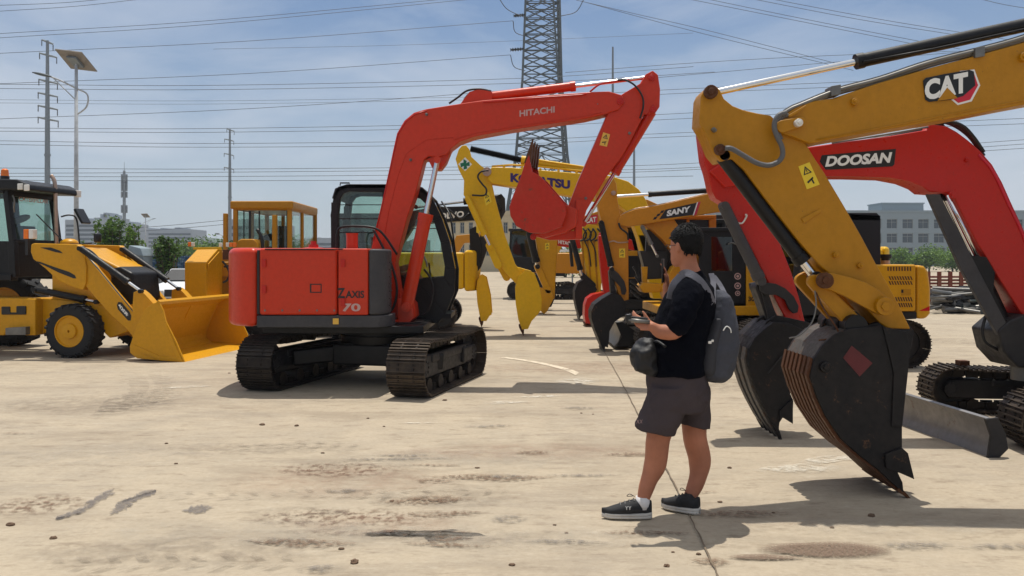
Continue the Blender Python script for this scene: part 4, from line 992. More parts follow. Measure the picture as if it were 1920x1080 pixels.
def make_sany():
    root=thing('excavator','orange yellow excavator with black name panel and crimson stripe on its boom','excavator',(5.2,14.7,0))
    P=Pl(0,14.3)
    lower=slab(P,[(1190,414),(1262,408),(1290,450),(1345,545),(1312,552),(1262,475),(1245,452),(1222,430)],.09,.26,'boom_base','sand',root,bevel=.01)
    boom=[(1158,418),(1160,409),(1166,402),(1192,392),(1218,388),(1260,379),(1336,361),(1400,350),(1450,352),(1500,385),(1560,470),(1530,480),(1470,420),(1430,392),(1349,397),(1260,412),(1213,420),(1177,425),(1162,423)]
    bm=slab(P,boom,0,.3,'boom','sand',root,bevel=.012)
    MB().tube(cat_rom(P.pts([(1160,412),(1168,401),(1192,391),(1218,387),(1260,378),(1336,360)],.02),4),.008).build('pipe','copper',bm,smooth=True)
    d=decal(P,[(1248,393),(1306,380),(1299,403),(1236,411)],0,'ink',bm,'name_plate')
    for a,b in((1240,395),(1233,401),(1227,407)): decal(P,[(a,b),(a+6,b-1),(a+3,b+4),(a-3,b+5)],0,'ink',bm,'checker')
    decal(P,[(1309,379),(1314,378),(1306,403),(1301,404)],0,'redv',bm,'stripe'); decal(P,[(1307,379),(1309,379),(1301,404),(1299,404)],-.001,'white',bm,'stripe')
    text('SANY',P,(1250,406),(1295,397),11,-.0045,'white',d,'lettering',bold=.05,shear=.1)
    st=[(1120,345),(1136,334),(1150,332),(1156,345),(1158,375),(1165,412),(1178,430),(1179,562),(1165,566),(1150,520),(1143,480),(1128,415),(1117,370)]
    sk=slab(P,st,.04,.24,'stick','sand',root,bevel=.012)
    warn(P,[(1161,466),(1172,466),(1172,483),(1161,483)],.04,sk,'stick')
    pin(P,1150,362,.03,.04,sk,'copper'); MB().tube(cat_rom(P.pts([(1140,455),(1150,452),(1160,455),(1178,454)],-.0),4),.012).build('hose','copper',sk,smooth=True)
    hose(P,[(1160,418),(1164,428),(1176,438),(1178,450)],-.02,.016,root)
    hyd(P,(1148,369),(1345,356),.35,.1,.045,.028,'black',root,rodfirst=True)
    hyd(P,(1127,417),(1147,505),.92,-.03,.05,.028,'black',root)
    slab(P,[(1142,505),(1148,503),(1160,513),(1171,528),(1175,545),(1172,553),(1166,552),(1163,538),(1154,528),(1147,522)],-.03,.035,'rocker_link','dgrey',root,bevel=.005)
    slab(P,capsule((1146,510),(1150,548),8,9),.02,.2,'push_link','dgrey',root,bevel=.005)
    bk=bucket(P,[(1153,548),(1140,554),(1128,561),(1115,571),(1109,584),(1109,598),(1115,617),(1124,640),(1133,660)],[(1135,650),(1140,652),(1142,637),(1143,621),(1153,603),(1171,591),(1175,571),(1164,554)],-.05,.6,root,'bucket',teeth=5,tl=11,tdir=(2,9),tw=.05,th=.5)
    # boom cylinder, black gear box in front of cab
    hyd(P,(1204,425),(1232,480),.6,-.02,.036,.02,'steel',root)
    # cab
    cb=MB()
    fr=[(1288,408),(1343,406),(1343,540),(1288,540)]; inn=[(1293,412),(1330,412),(1330,430),(1293,430)]
    for i in range(4):
        j=(i+1)%4; cb.prism(P.pts([fr[i],fr[j],inn[j],inn[i]],.4),P.n*.06)
    cb.prism(P.pts([(1250,406),(1343,403),(1343,409),(1250,412)],.38),P.n*1.0)
    cab=cb.build('cab','sand',root,bevel=.01); MB().prism(P.pts([(1252,411),(1331,411),(1331,520),(1240,520)],.45),P.n*.9).build('cab_window','ink',cab)
    slab(P,[(1200,470),(1252,472),(1252,522),(1213,524),(1208,500)],.2,.3,'cylinder_guard','ink',root,bevel=.01)
    slab(P,[(1213,430),(1232,432),(1262,478),(1245,510),(1210,480)],.32,.1,'guard','ink',root,bevel=.01)
    slab(P,[(1199,538),(1206,530),(1242,532),(1243,548),(1207,549)],-.1,.5,'deck_guard','yel',root,bevel=.015)
    slab(P,[(1203,500),(1215,500),(1213,532),(1205,532)],.1,.1,'frame_post','yel',root,bevel=.01)
    for k in range(6):
        a=(1181+random.uniform(0,18),500+k*9); b=(1198+random.uniform(0,14),520+k*8); MB().bar(P.p(*a,.1),P.p(*b,.1),.03).build('linkage_rod','ink',root)
    # body, tracks
    X0=4.3
    gen_base(root,X0,14.9,-1,'sand','sand',L=2.6,gauge=1.8,house=False,H=.64)
    MB().box((X0+.6,14.95,1.1),2.6,1.9,.5).build('engine_cover','sand',root,bevel=.05)
    # blade
    Q=Pl(0,14.6)
    prof=[(1152,603),(1163,603),(1176,618),(1180,640),(1178,650),(1152,650),(1160,640),(1164,625),(1160,612)]
    bd=slab(Q,prof,.03,1.7,'dozer_blade','steel',root,bevel=.01); slab(Q,[(1154,604),(1166,603),(1190,620),(1186,650),(1156,650),(1166,632)],0,.03,'blade_end_plate','black',bd)
    for k in range(4):
        a=Q.p(1176,606+k*10,.1+k*.2); MB().cyl(a,a+V((.6,0,.02+.03*k)),.03,n=10).build('blade_arm','steel' if k<2 else 'black',bd)
    return root
make_sany()
# excavator 307 behind the man
def make_307():
    root=thing('excavator','yellow excavator behind the standing man, round stickers on its black cab door','excavator',(3.8,13.9,0))
    P=Pl(0,13.2)
    cb=MB()
    fr=[(1311,430),(1398,428),(1398,576),(1311,576)]; inn=[(1334,444),(1374,444),(1374,508),(1334,508)]
    for i in range(4):
        j=(i+1)%4; cb.prism(P.pts([fr[i],fr[j],inn[j],inn[i]],0),P.n*.05)
    cb.prism(P.pts([(1305,427),(1402,426),(1402,433),(1305,434)],-.04),P.n*1.0)
    f2=P.tr(fr,.95); cb.prism([f2[0],f2[0]+V((.06,0,0)),f2[3]+V((.06,0,0)),f2[3]],P.n*.05); cb.prism([f2[1],f2[1]-V((.06,0,0)),f2[2]-V((.06,0,0)),f2[2]],P.n*.05)
    cb.prism(P.tr([(1311,510),(1398,510),(1398,576),(1311,576)],.95),P.n*.04)
    cb.prism(P.pts([(1311,568),(1398,568),(1398,576),(1311,576)],0),P.n*1.0)
    cab=cb.build('cab','black',root,bevel=.006)
    MB().prism(P.pts(inn,.02),P.n*.006).build('door_window','glassd',cab)
    MB().prism(P.pts([(1372,460),(1358,480),(1358,505),(1372,505)],.4),P.n*.4).build('seat','ink',cab,bevel=.02); slab(P,[(1336,440),(1344,440),(1342,510),(1336,510)],.06,.03,'window_frame','sand',cab)
    for y,r in((518,.052),(536,.052),(550,.04)):
        c=P.p(1383,y,0); x=MB().lathe(c-P.n*.004,P.n,[(0,r),(.003,r),(.003,.01),(0,.01)],20).build('round_sticker','offw',cab); MB().lathe(c-P.n*.006,P.n,[(0,r*.7),(.002,r*.7),(.002,.012),(0,.012)],16).build('sticker_print','ink',x)
        MB().lathe(c-P.n*.008,P.n,[(0,r*.4),(.002,r*.4),(.002,.005),(0,.005)],12).build('sticker_print','offw',x)
    e=slab(P,[(1399,470),(1470,470),(1475,592),(1399,592)],-.0,1.8,'engine_cover','yel',root,bevel=.02)
    text('307',P,(1403,565),(1421,565),9,0,'ink',e,'number',bold=.03)
    slab(P,[(1240,575),(1475,573),(1475,591),(1240,592)],-.06,1.9,'deck','yel',root,bevel=.015)
    hose(P,[(1365,458),(1372,455),(1380,458)],-.03,.012,root,'steel')
    for s in(13.4,15.0): track(root,V((3.2,s+.1,0)),0,2.5,.62,.45,'trackd','dgrey')
    MB().box((3.3,14.3,.45),1.0,1.4,.35).build('undercarriage_frame','black',root,bevel=.02)
    # front boom stub leaving to the left, behind the man
    slab(P,[(1240,540),(1262,500),(1300,480),(1312,500),(1310,575),(1250,575)],.9,.3,'boom_foot','yel',root,bevel=.02)
    return root
make_307()
# excavator whose louvred engine cover shows right of the big bucket
def make_b():
    root=thing('excavator','yellow excavator with louvred engine cover, behind the big weathered yellow stick','excavator',(4.8,12.9,0))
    P=Pl(0,12.0)
    e=slab(P,[(1560,496),(1718,496),(1718,584),(1560,584)],0,1.9,'engine_cover','yel',root,bevel=.03,seg=3)
    c_=slab(P,[(1720,496),(1734,499),(1742,509),(1746,540),(1746,588),(1738,598),(1720,598)],-.0,1.9,'counterweight','yel',root,bevel=.05,seg=4)
    slab(P,[(1560,585),(1719,585),(1719,598),(1700,599),(1560,599)],.02,1.8,'deck','black',root,bevel=.01)
    lv=MB()
    def row(x0,x1,y0,y1,k,sl):
        for i in range(k):
            x=x0+(x1-x0)*i/(k-1); lv.prism(P.pts([(x,y0),(x+2.6,y0),(x+2.6+sl,y1),(x+sl,y1)],-.003),P.n*.002)
    row(1664,1706,500,508,9,0); row(1666,1706,518,525,9,3); row(1666,1706,527,534,9,3); row(1678,1706,557,565,7,3); row(1684,1706,568,576,6,3)
    lv.build('louvre','rust',e)
    decal(P,[(1690,542),(1708,542),(1708,554),(1690,554)],0,'cat',e,'latch_cover'); decal(P,[(1690,543),(1694,543),(1694,549),(1690,549)],-.003,'ink',e,'latch')
    decal(P,[(1723,583),(1743,574),(1743,583)],0,'lred',c_,'reflector')
    decal(P,[(1583,560),(1598,545),(1604,551),(1592,570)],-.05,'offw',root,'reflector') if False else None
    c=P.p(1660,496,.5); x=MB().lathe(c,(0,0,1),[(0,.06),(.09,.06),(.09,.085),(.12,.09),(.15,.085),(.15,.01)],20).build('air_precleaner','black',root); smooth_angle(x)
    MB().cyl(c-V((0,0,.02)),c+V((0,0,.06)),.065,n=18).build('intake_pipe','copper',root)
    cb=MB(); fr=[(1500,399),(1644,399),(1650,405),(1652,598),(1480,598),(1484,440)]
    cb.prism(P.pts([(1500,399),(1644,399),(1650,405),(1651,414),(1496,412)],.1),P.n*1.0)
    for o_ in(.1,1.05):
        cb.prism(P.tr([(1590,400),(1651,404),(1652,598),(1590,598)],o_,.1),P.n*.05); cb.prism(P.tr([(1500,399),(1508,399),(1494,598),(1480,598)],o_,.1),P.n*.05); cb.prism(P.tr([(1480,520),(1600,520),(1600,598),(1480,598)],o_,.1),P.n*.05)
    cb.prism(P.pts([(1480,590),(1652,590),(1652,598),(1480,598)],.1),P.n*1.0)
    cab=cb.build('cab','ink',root,bevel=.006)
    for o_ in(.12,1.07): MB().prism(P.tr([(1504,410),(1592,410),(1592,522),(1490,522)],o_,.12),P.n*.01).build('cab_window','glassd',cab)
    MB().prism(P.pts([(1560,440),(1590,440),(1590,520),(1545,520)],.4),P.n*.5).build('seat','ink',cab,bevel=.02)
    for s in(12.15,14.1): track(root,V((4.57,s+.15,0)),0,2.75,.68,.45,'trackd','dgrey')
    MB().box((4.6,13.2,.5),1.1,1.7,.4).build('undercarriage_frame','black',root,bevel=.02)
    return root
make_b()
# ================================================================ background
def PD(px,py,D): return V(((px-CX)/F*D,D,CH-(py-HY)/F*D))
M['galv']=plain('galvanised_steel',(128,136,142),rough=.55,metal=.5,var=.2)
M['galvd']=plain('weathered_lattice_steel',(84,92,96),rough=.6,metal=.4,var=.25)
M['concp']=plain('grey_render',(132,146,154),rough=.9,var=.12); M['beige']=plain('beige_render',(186,172,142),rough=.9,var=.1); M['hazegrey']=plain('haze_tinted_render',(140,150,160),rough=.9,var=.1)  # skyline blocks: distance haze is put into their blue-grey wall colour
M['wing']=plain('window_glass',(52,66,76),rough=.15,var=.3); M['winf']=plain('window_frame',(150,152,150),rough=.6)
M['wire']=plain('aluminium_cable',(70,76,84),rough=.6)
# --- buildings
def building(name,label,px0,px1,ptop,D,depth,cols,floors,fh,wallm,group=None,ww=.62,wh=.6,pent=None,base=0,cat_='building',first=1.0,marg=1.0):
    x0=(px0-CX)/F*D; x1=(px1-CX)/F*D; zt=CH-(ptop-HY)/F*D
    root=thing(name,label,cat_,((x0+x1)/2,D,0),group)
    w=MB(); bw=(x1-x0)/cols
    w.box(((x0+x1)/2,D+depth/2+.35,zt/2),x1-x0-.1,depth-.5,zt-.1)
    w.box(((x0+x1)/2,D+depth/2,zt+.2),x1-x0+.3,depth+.3,.5)
    z0=zt-marg
    zb=[z0-fh*k for k in range(floors+1)]
    w.box(((x0+x1)/2,D+.15,(zt+z0)/2),x1-x0,.3,zt-z0)
    prev=None
    for k in range(floors):
        zt_=zb[k]; zl=zt_-fh*wh
        nxt=zb[k+1] if k<floors-1 else 0
        w.box(((x0+x1)/2,D+.15,(zl+nxt)/2),x1-x0,.3,zl-nxt)
        for c in range(cols+1):
            a=x0+bw*c; pw=bw*(1-ww); xa=max(x0,a-pw/2); xb=min(x1,a+pw/2)
            w.box(((xa+xb)/2,D+.16,(zt_+zl)/2),xb-xa,.28,zt_-zl+.002)
    wall=w.build('wall',wallm,root)
    if pent:
        a=(pent[0]-CX)/F*D;b=(pent[1]-CX)/F*D;zz=CH-(pent[2]-HY)/F*D
        MB().box(((a+b)/2,D+depth*.5,(zt+zz)/2),b-a,depth*.5,zz-zt).box(((a+b)/2,D+depth*.5,zz),b-a+.4,depth*.5+.4,.3).build('roof_house',wallm,root)
    proto=None
    for k in range(floors):
        for c in range(cols):
            wx=x0+bw*(c+.5); wz=zb[k]-fh*wh/2; W_=bw*ww; H_=fh*wh
            if proto is None:
                f=MB(); 
                for s in(-1,1): f.box((wx+s*(W_/2-.04),D+.24,wz),.08,.06,H_); f.box((wx,D+.24,wz+s*(H_/2-.04)),W_,.06,.08)
                f.box((wx,D+.24,wz),.06,.05,H_); f.box((wx,D+.24,wz+H_*.18),W_,.05,.06)
                fo=f.build('window','winf',root); pa=MB().box((wx,D+.27,wz),W_,.02,H_).build('pane','wing',fo); proto=(fo,wx,wz)
            else:
                o=proto[0].copy(); col.objects.link(o); o.parent=root; o.location=(wx-proto[1],0,wz-proto[2])
                for ch in proto[0].children: q=ch.copy(); col.objects.link(q); q.parent=o
    return root
building('office_building','long grey four storey building with rows of windows, behind the big stick on the right',1540,2100,398,200,16,19,4,3.35,'concp',pent=(1668,1747,379),marg=1.6,ww=.66,wh=.66)
building('low_building','beige two storey building behind the black boomed excavator',826,1005,402,110,10,11,2,2.9,'beige',ww=.5,wh=.5)
def plainb(px0,px1,ptop,D,depth,mat,label,parts,rows,cols):
    x0=(px0-CX)/F*D; x1=(px1-CX)/F*D; zt=CH-(ptop-HY)/F*D
    root=thing('tower_block',label,'building',((x0+x1)/2,D,0),'hazy buildings on the skyline')
    w=MB().box(((x0+x1)/2,D+depth/2,zt/2),x1-x0,depth,zt)
    wl=w.build('wall',mat,root)
    for a,b,pt in parts:
        xa=(a-CX)/F*D;xb=(b-CX)/F*D;zz=CH-(pt-HY)/F*D; MB().box(((xa+xb)/2,D+depth/2,(zt+zz)/2-.5),xb-xa,depth*.7,zz-zt+1).build('roof_house',mat,root)
    m=MB(); 
    for r_ in range(rows):
        z_=zt-3-r_*(zt-6)/rows
        m.box(((x0+x1)/2,D-.03,z_),(x1-x0)*.94,.1,1.2)
    for c in range(cols+1): pass
    m.build('window_band','wing',root)
for a in ((122,178,412,420,18,'hazegrey','hazy tower block at the left end, beside the backhoe loader cab',[(140,165,409)],7,4),
          (176,212,408,460,20,'hazegrey','hazy tower block with a stepped roof, above the bushy tree left of the cell mast',[(183,202,401),(189,195,398)],7,3),
          (210,250,419,480,20,'hazegrey','low hazy block just left of the cell mast',[(220,240,415)],6,4),
          (246,361,430,520,24,'hazegrey','long hazy block right of the cell mast, behind the small street lamp',[(266,276,427),(296,304,427),(323,334,426)],6,12),
          (424,508,411,300,20,'hazegrey','blue-grey block seen through the cab of the grader',[],4,6),
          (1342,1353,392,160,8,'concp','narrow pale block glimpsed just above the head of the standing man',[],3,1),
          (586,640,446,400,20,'hazegrey','low hazy block glimpsed just left of the orange red excavator cab',[],3,4)):
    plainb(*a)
# --- hills
h=MB(); pts=[V((-260,620,0))]
for k in range(40): x=-260+k*5; pts.append(V((x,620,14+4*math.sin(k*.35)+random.uniform(-.8,.8))))
pts.append(V((-65,620,0))); h.prism(pts,(0,60,0)); struct(h,'hills',plain('wooded_hill',(66,84,66),rough=1,var=.3))
# --- monopoles
def monopole(name,label,px,ptop,D,w,arms,grp='steel power line poles'):
    b=PD(px,HY,D); zt=CH-(ptop-HY)/F*D; root=thing(name,label,'pole',(b.x,D,0),grp)
    s=MB().tube([(b.x,D,0),(b.x,D,zt*.6),(b.x,D,zt)],[w*.5,w*.38,w*.22],12); s.cyl((b.x,D,zt*.5),(b.x,D,zt*.5+.25),w*.5); x=s.build('shaft','galv',root); smooth_angle(x)
    for (py,l,r_) in arms:
        z_=CH-(py-HY)/F*D
        a=MB().tube([(b.x-l,D-.3,z_+.25),(b.x,D,z_+.05),(b.x+r_,D+.3,z_-.2)],[.1,.16,.1],8).build('cross_arm','galv',root)
        for e in((-l,-.3,.25),(r_,.3,-.2)):
            if abs(e[0])>.5:
                t=MB(); p0=V((b.x+e[0]*.95,D+e[1],z_+e[2])); pts=[];rs=[]
                for k in range(10): pts.append(p0-V((0,0,.08+k*.08))); rs.append(.08 if k%2 else .035)
                t.tube(pts,rs,8).build('insulator','ink',root)
    return root
monopole('power_pole','tall grey steel pole with stacked arms behind the big solar street lamp',89,76,111,.8,[(79,.6,.6),(104,.9,1.1),(153,1.0,1.2),(178,1.1,1.2),(202,1.1,1.2),(224,1.1,1.3)])
monopole('power_pole','grey steel pole with cross-arms rising behind the left post of the grader',431,242,187,.9,[(244,.6,.9),(263,1.1,.8),(290,1.2,.8),(316,1.2,.8)])
monopole('power_pole','slim grey pole with bare top, right of the lattice tower',1149,88,130,.6,[])
monopole('power_pole','slim grey pole showing between the orange red stick and the weathered yellow boom',1189,230,150,.6,[])
# cell mast
b=PD(233,HY,250); root=thing('cell_mast','thin cell mast with clusters of antennas, between the backhoe loader and the grader','mast',(b.x,250,0))
zt=lambda py:CH-(py-HY)/F*250
x=MB().tube([(b.x,250,0),(b.x,250,zt(320))],[.6,.35],10).tube([(b.x,250,zt(320)),(b.x,250,zt(303))],[.08,.04],6).build('shaft','galv',root)
for py,k in((335,1.5),(350,1.5),(365,1),(392,1.3)):
    m=MB()
    for a in range(6): t=a*math.pi/3; m.box((b.x+.75*math.cos(t),250+.75*math.sin(t),zt(py)),.35,.35,1.7*k)
    m.build('antenna','galv',root)
# --- street lamps
def lamp(name,label,px,ptop,D,side,grp='solar street lamps'):
    b=PD(px,HY,D); zt=CH-(ptop-HY)/F*D; root=thing(name,label,'street lamp',(b.x,D,0),grp); s=D/35 if D<60 else 1
    m=MB().tube([(b.x,D,0),(b.x,D,zt-.4)],[.11,.06],14).build('pole','lamp_white',root,smooth=True)
    c=V((b.x,D,zt-.2)); t=V((.9,.15,.42)).normalized() if side<0 else V((.9,.1,-.3)).normalized()
    ax=V((1,0,-.12 if side<0 else .05)).normalized(); ay=V((-.28,-.72,.62)).normalized(); az=ax.cross(ay).normalized()
    p=MB().obox(c,ax,ay,az,1.1,1.0,.05).build('solar_panel','panelback',root,bevel=.005); MB().obox(c-az*.1*(-1 if az.z<0 else 1),ax,ay,az,.4,.5,.1).build('battery_box','galv',p); MB().cyl((b.x,D,zt-.5),c,.05).build('panel_post','lamp_white',root)
    x=b.x; h=zt-1.2
    arm=cat_rom([V((x+side*1.1,D,h+.35)),V((x+side*.6,D,h+.15)),V((x,D,h-.15)),V((x-side*.45,D,h-.4)),V((x-side*.42,D,h-.9)),V((x,D,h-1.25))],6)
    MB().tube(arm,.035,8).tube([V((x+side*.95,D,h+.28)),V((x,D,h-.65))],.022,6).build('arm','lamp_white',root,smooth=True)
    MB().loft([(V((x+side*(1.0+k*.16),D,h+.33+.035*k)),V((0,.11*w_,0)),V((0,0,.06*w_))) for k,w_ in enumerate((.4,.8,1,1,.8,.35))],10).build('lamp_head','galvd',root,smooth=True)
    return root
M['lamp_white']=plain('pale_grey_pole_paint',(170,174,178),rough=.5); M['panelback']=plain('solar_panel_back',(128,122,116),rough=.5)
lamp('street_lamp','big solar street lamp with tilted panel, behind the backhoe loader, left of its mirror',143,104,35,-1)
lamp('street_lamp','small distant solar street lamp above the trees, between the cell mast and the grader',273,402,150,1)
b=PD(420,460,150); r_=thing('street_lamp','tiny distant single-arm street lamp just left of the grader','street lamp',(b.x,150,0)); MB().tube([(b.x,150,0),(b.x,150,5),(b.x-.3,150,5.8),(b.x-1.1,150,6.1)],.07).build('pole','lamp_white',r_); MB().ball((b.x-1.2,150,6.1),.3,6,(1.5,1,.5)).build('lamp_head','galvd',r_)
# --- lattice tower
def tower():
    D=123.; c=PD(1012,HY,D); root=thing('lattice_tower','tall steel lattice transmission tower behind the orange red boom','transmission tower',(c.x,D,0))
    cx=c.x
    def hw(z): # half width of the square
        zz=[(0,5.4),(9,4.7),(16.2,3.6),(27,2.75),(40,2.35),(55,1.6)]
        for (a,b_),(c_,d) in zip(zz,zz[1:]):
            if z<=c_: return b_+(d-b_)*(z-a)/(c_-a)
        return 1.6
    def corner(i,z): h_=hw(z); lean=(z/40)*.35; return V((cx+lean+h_*(1 if i in(0,1) else -1),D+h_*(1 if i in(1,2) else -1),z))
    legs=MB(); zs=[0,9,16.2,27,40,55]
    for i in range(4):
        for a,b_ in zip(zs,zs[1:]): legs.bar(corner(i,a),corner(i,b_),.34 if a<27 else .3)
        leg=None
    legs.build('leg','galvd',root)
    br=MB(); lv=[0,9,16.2]+[16.2+2.3*k for k in range(1,17)]
    for a,b_ in zip(lv,lv[1:]):
        for i in range(4):
            j=(i+1)%4; A0,A1,B0,B1=corner(i,a),corner(i,b_),corner(j,a),corner(j,b_)
            br.bar(A0,B1,.15); br.bar(B0,A1,.15); br.bar(A1,B1,.15)
            if a>16:
                m=(A0+B1)/2; br.bar(m,(A0+A1)/2,.08); br.bar(m,(B0+B1)/2,.08)
                br.bar((A0+A1)/2,(A1+B1)/2,.08); br.bar((B0+B1)/2,(A1+B1)/2,.08)
            else:
                m=(A1+B1)/2; br.bar(A0,m,.15); br.bar(B0,m,.15); 
                for t in(.33,.66): br.bar(A0.lerp(A1,t),A0.lerp(m,t),.09); br.bar(B0.lerp(B1,t),B0.lerp(m,t),.09); br.bar(A0.lerp(A1,t),A0.lerp(m,min(1,t+.33)),.08); br.bar(B0.lerp(B1,t),B0.lerp(m,min(1,t+.33)),.08)
    br.build('brace','galvd',root)
    for py,sd in((37,-1),(100,-1)):
        z_=CH-(py-HY)/F*D; p0=corner(3,z_)+V((.1,0,0)); e=PD(963 if py==37 else 957,py+2,D); pts=[];rs=[]
        for k in range(12): pts.append(p0.lerp(V((e.x,p0.y,e.z)),k/11)); rs.append(.28 if k%2 else .1)
        MB().tube(pts,rs,10).build('insulator','ink',root)
    # ladder
    MB().bar(corner(0,4)+V((-1.3,-.2,0)),corner(0,40)+V((-1.0,-.2,0)),.25,.06).build('ladder','galvd',root)
    return root
tower()
# --- power lines
WL=[((0,10),(120,5),(240,-6)),((0,21),(150,11),(300,-6)),
((0,63),(400,38),(880,-6)),((0,71),(400,45),(930,-6)),((0,100),(480,76),(962,39)),((0,157),(480,137),(956,103)),
((0,158),(400,160),(970,147),(1300,125)),((0,166),(400,168),(970,156),(1340,135)),((0,187),(400,189),(900,182)),((0,193),(400,195),(960,186)),
((0,223),(480,203),(970,168),(1500,122),(1920,88)),((0,240),(400,241),(960,230),(1250,214),(1920,180)),((0,246),(400,248),(960,238),(1250,224),(1920,192)),
((0,264),(400,269),(960,262),(1250,250),(1920,222)),((0,271),(400,276),(960,270),(1250,257),(1920,232)),
((0,315),(400,317),(960,312),(1300,306),(1920,262)),((0,325),(400,323),(960,318),(1300,314),(1920,270)),((0,331),(400,331),(960,326),(1300,318),(1920,278)),((0,338),(400,339),(960,336),(1300,330)),
((400,92),(700,86),(980,76),(1300,62)),((1080,0),(1200,28),(1330,58),(1580,122)),((1090,2),(1200,32),(1330,66),(1600,132)),
((1280,-4),(1500,40),(1760,92)),((1315,-4),(1540,42),(1800,92)),((1400,-4),(1620,38),(1860,76)),((1435,-4),(1660,38),(1900,76)),((1830,-4),(1880,8),(1940,18)),
((1060,136),(1300,118),(1560,104),(1920,92)),((1060,180),(1300,166),(1920,140)),((1060,188),(1300,174),(1920,150)),
((170,432),(300,424),(430,412)),((170,438),(300,431),(430,420))]
for i,l in enumerate(WL):
    D=[122,122,118,126,122,122,112,114,135,138,122,150,152,160,162,180,182,184,186,150][i] if i<20 else (123 if i<27 else 170)
    pts=cat_rom([PD(x,y,D+(k*1.5)) for k,(x,y) in enumerate(l)],10); r_=D*.5/F if i not in(8,9,19) else D*.32/F
    o=MB().tube(pts,r_,5).build('power_line','wire',smooth=True)
    y=l[0][1]
    tag(o,None,'power line','overhead power lines crossing the sky')
    o['label']=['thin overhead power line high in the sky','thin overhead power line crossing the middle of the sky','thin overhead power line low over the machines'][0 if y<110 else (1 if y<235 else 2)]
# jumper loops near the tower
for l in (((962,39),(966,60),(985,68)),((957,103),(964,125),(985,133)),((935,-4),(952,18),(985,33)),((1052,30),(1080,22),(1095,-2))):
    o=MB().tube(cat_rom([PD(x,y,120.3) for x,y in l],8),.06,5).build('jumper_cable','wire',smooth=True); tag(o,'short curved jumper cable looping at the side of the lattice tower','cable','jumper cables at the lattice tower')
# --- trees
M['leafa']=leafm('leaf_green',(30,58,20),(104,136,56)); M['leafb']=leafm('leaf_mid_green',(44,78,26),(128,160,70)); M['bark']=plain('bark',(92,78,62),rough=.95,bump=.5)
def tree(label,px,ptop,D,w,form='round',mat='leafa',n=2600,group='trees beyond the yard',leaf=.16,trunk=.35):
    b=PD(px,HY,D); zt=CH-(ptop-HY)/F*D; root=thing('tree',label,'tree',(b.x,D,0),group); rnd=random.Random(int(px*7+D))
    x=b.x; t=MB(); zb=zt*trunk
    t.tube([(x,D,0),(x+.05,D,zb),(x,D,zt*.7)],[.1+zt*.012,.08+zt*.008,.02],8)
    cl=[]
    nb=16 if form=='round' else 22
    for k in range(nb):
        a=rnd.uniform(0,6.28)
        if form=='round':
            u_=rnd.uniform(-1,1); rr=rnd.uniform(.3,.85); q=V((math.cos(a)*math.sqrt(1-u_*u_)*rr*w/2,math.sin(a)*math.sqrt(1-u_*u_)*rr*w/2,(zt-zb)*.5*u_*rr)); c=V((x,D,(zt+zb)/2))+q; cl.append((c,w*rnd.uniform(.15,.25)))
            t.tube([(x,D,zb*.9),V((x,D,zb))*.4+c*.6 if False else (V((x,D,zb))+c)/2+V((0,0,-.1)),c],[.05,.03,.012],5)
        else:
            L=rnd.uniform(.75,1.0)*(zt-zb*.6); lean=rnd.uniform(.05,.5); e=V((x+math.cos(a)*lean*w*.6,D+math.sin(a)*lean*w*.6,zb*.6+L*(1-.35*lean)))
            t.tube([(x,D,zb*.5),(V((x,D,zb*.6))+e)/2+V((math.cos(a)*.1,0,0)),e],[.04,.025,.008],5)
            for s in range(7): q=V((x,D,zb*.6)).lerp(e,.25+.75*s/6); cl.append((q,w*.085*(1.35-s*.1)))
    t.build('trunk','bark',root,smooth=True)
    m=MB(); 
    for i in range(n):
        c,r_=cl[rnd.randrange(len(cl))]
        d=V((rnd.gauss(0,1),rnd.gauss(0,1),rnd.gauss(0,1))).normalized()*r_*(rnd.random()**.4)*1.15
        p=c+d; a=V((rnd.gauss(0,1),rnd.gauss(0,1),rnd.gauss(0,.6))).normalized(); bb=a.cross(V((rnd.gauss(0,1),rnd.gauss(0,1),rnd.gauss(0,1)))).normalized(); s=leaf*rnd.uniform(.5,1.2)
        m.add([p-a*s*.5,p+bb*s*.28,p+a*s*.5,p-bb*s*.28],[(0,1,2,3)])
    m.build('crown',mat,root); return root
tree('upright bushy green tree above the backhoe loader hood, nearest the big street lamp',205,402,33,2.6,'up','leafa',4200,leaf=.15,trunk=.2)
tree('young green tree with brown trunk in front of the blue hoarding',312,432,31,1.5,'up','leafa',3200,leaf=.13,trunk=.3)
tree('upright green tree just left of the cell mast, behind the backhoe loader hood',246,408,34,1.5,'up','leafb',2200,leaf=.13,trunk=.2)
tree('small dark tree between the two bushy trees left of the grader',268,447,60,2.2,'round','leafa',1200,leaf=.22,trunk=.2)
for i,(px,pt,D,w) in enumerate(((345,450,95,5),(372,455,100,6),(402,452,90,5),(436,448,92,5),(170,448,70,5))):
    tree(['low dark tree behind the blue hoarding, right of the young tree','low dark tree between the hoarding and the grader','low dark tree just left of the grader front hood','low dark tree behind the left post of the grader','low dark tree behind the round mirror of the backhoe loader'][i],px,pt,D,w,'round','leafa',1500,leaf=.4,trunk=.1)
for i,(px,pt,w) in enumerate(((1688,473,4.4),(1742,469,5.0),(1786,473,4.8),(1845,480,4.4),(1715,481,3.6),(1815,482,4.2),(1880,482,4.8))):
    tree(['round bright green tree left in the row before the office building','tallest round green tree in the row before the office building','round green tree seen left of the black barrel of the red excavator','low green tree seen right of the black barrel of the red excavator','low green tree between two round trees right of the louvred cover','low green tree behind the barrel of the red excavator','low green tree half behind the boom of the red excavator'][i],px,pt,110,w,'round','leafb',2800,group='round trees before the office building',leaf=.3,trunk=.25)
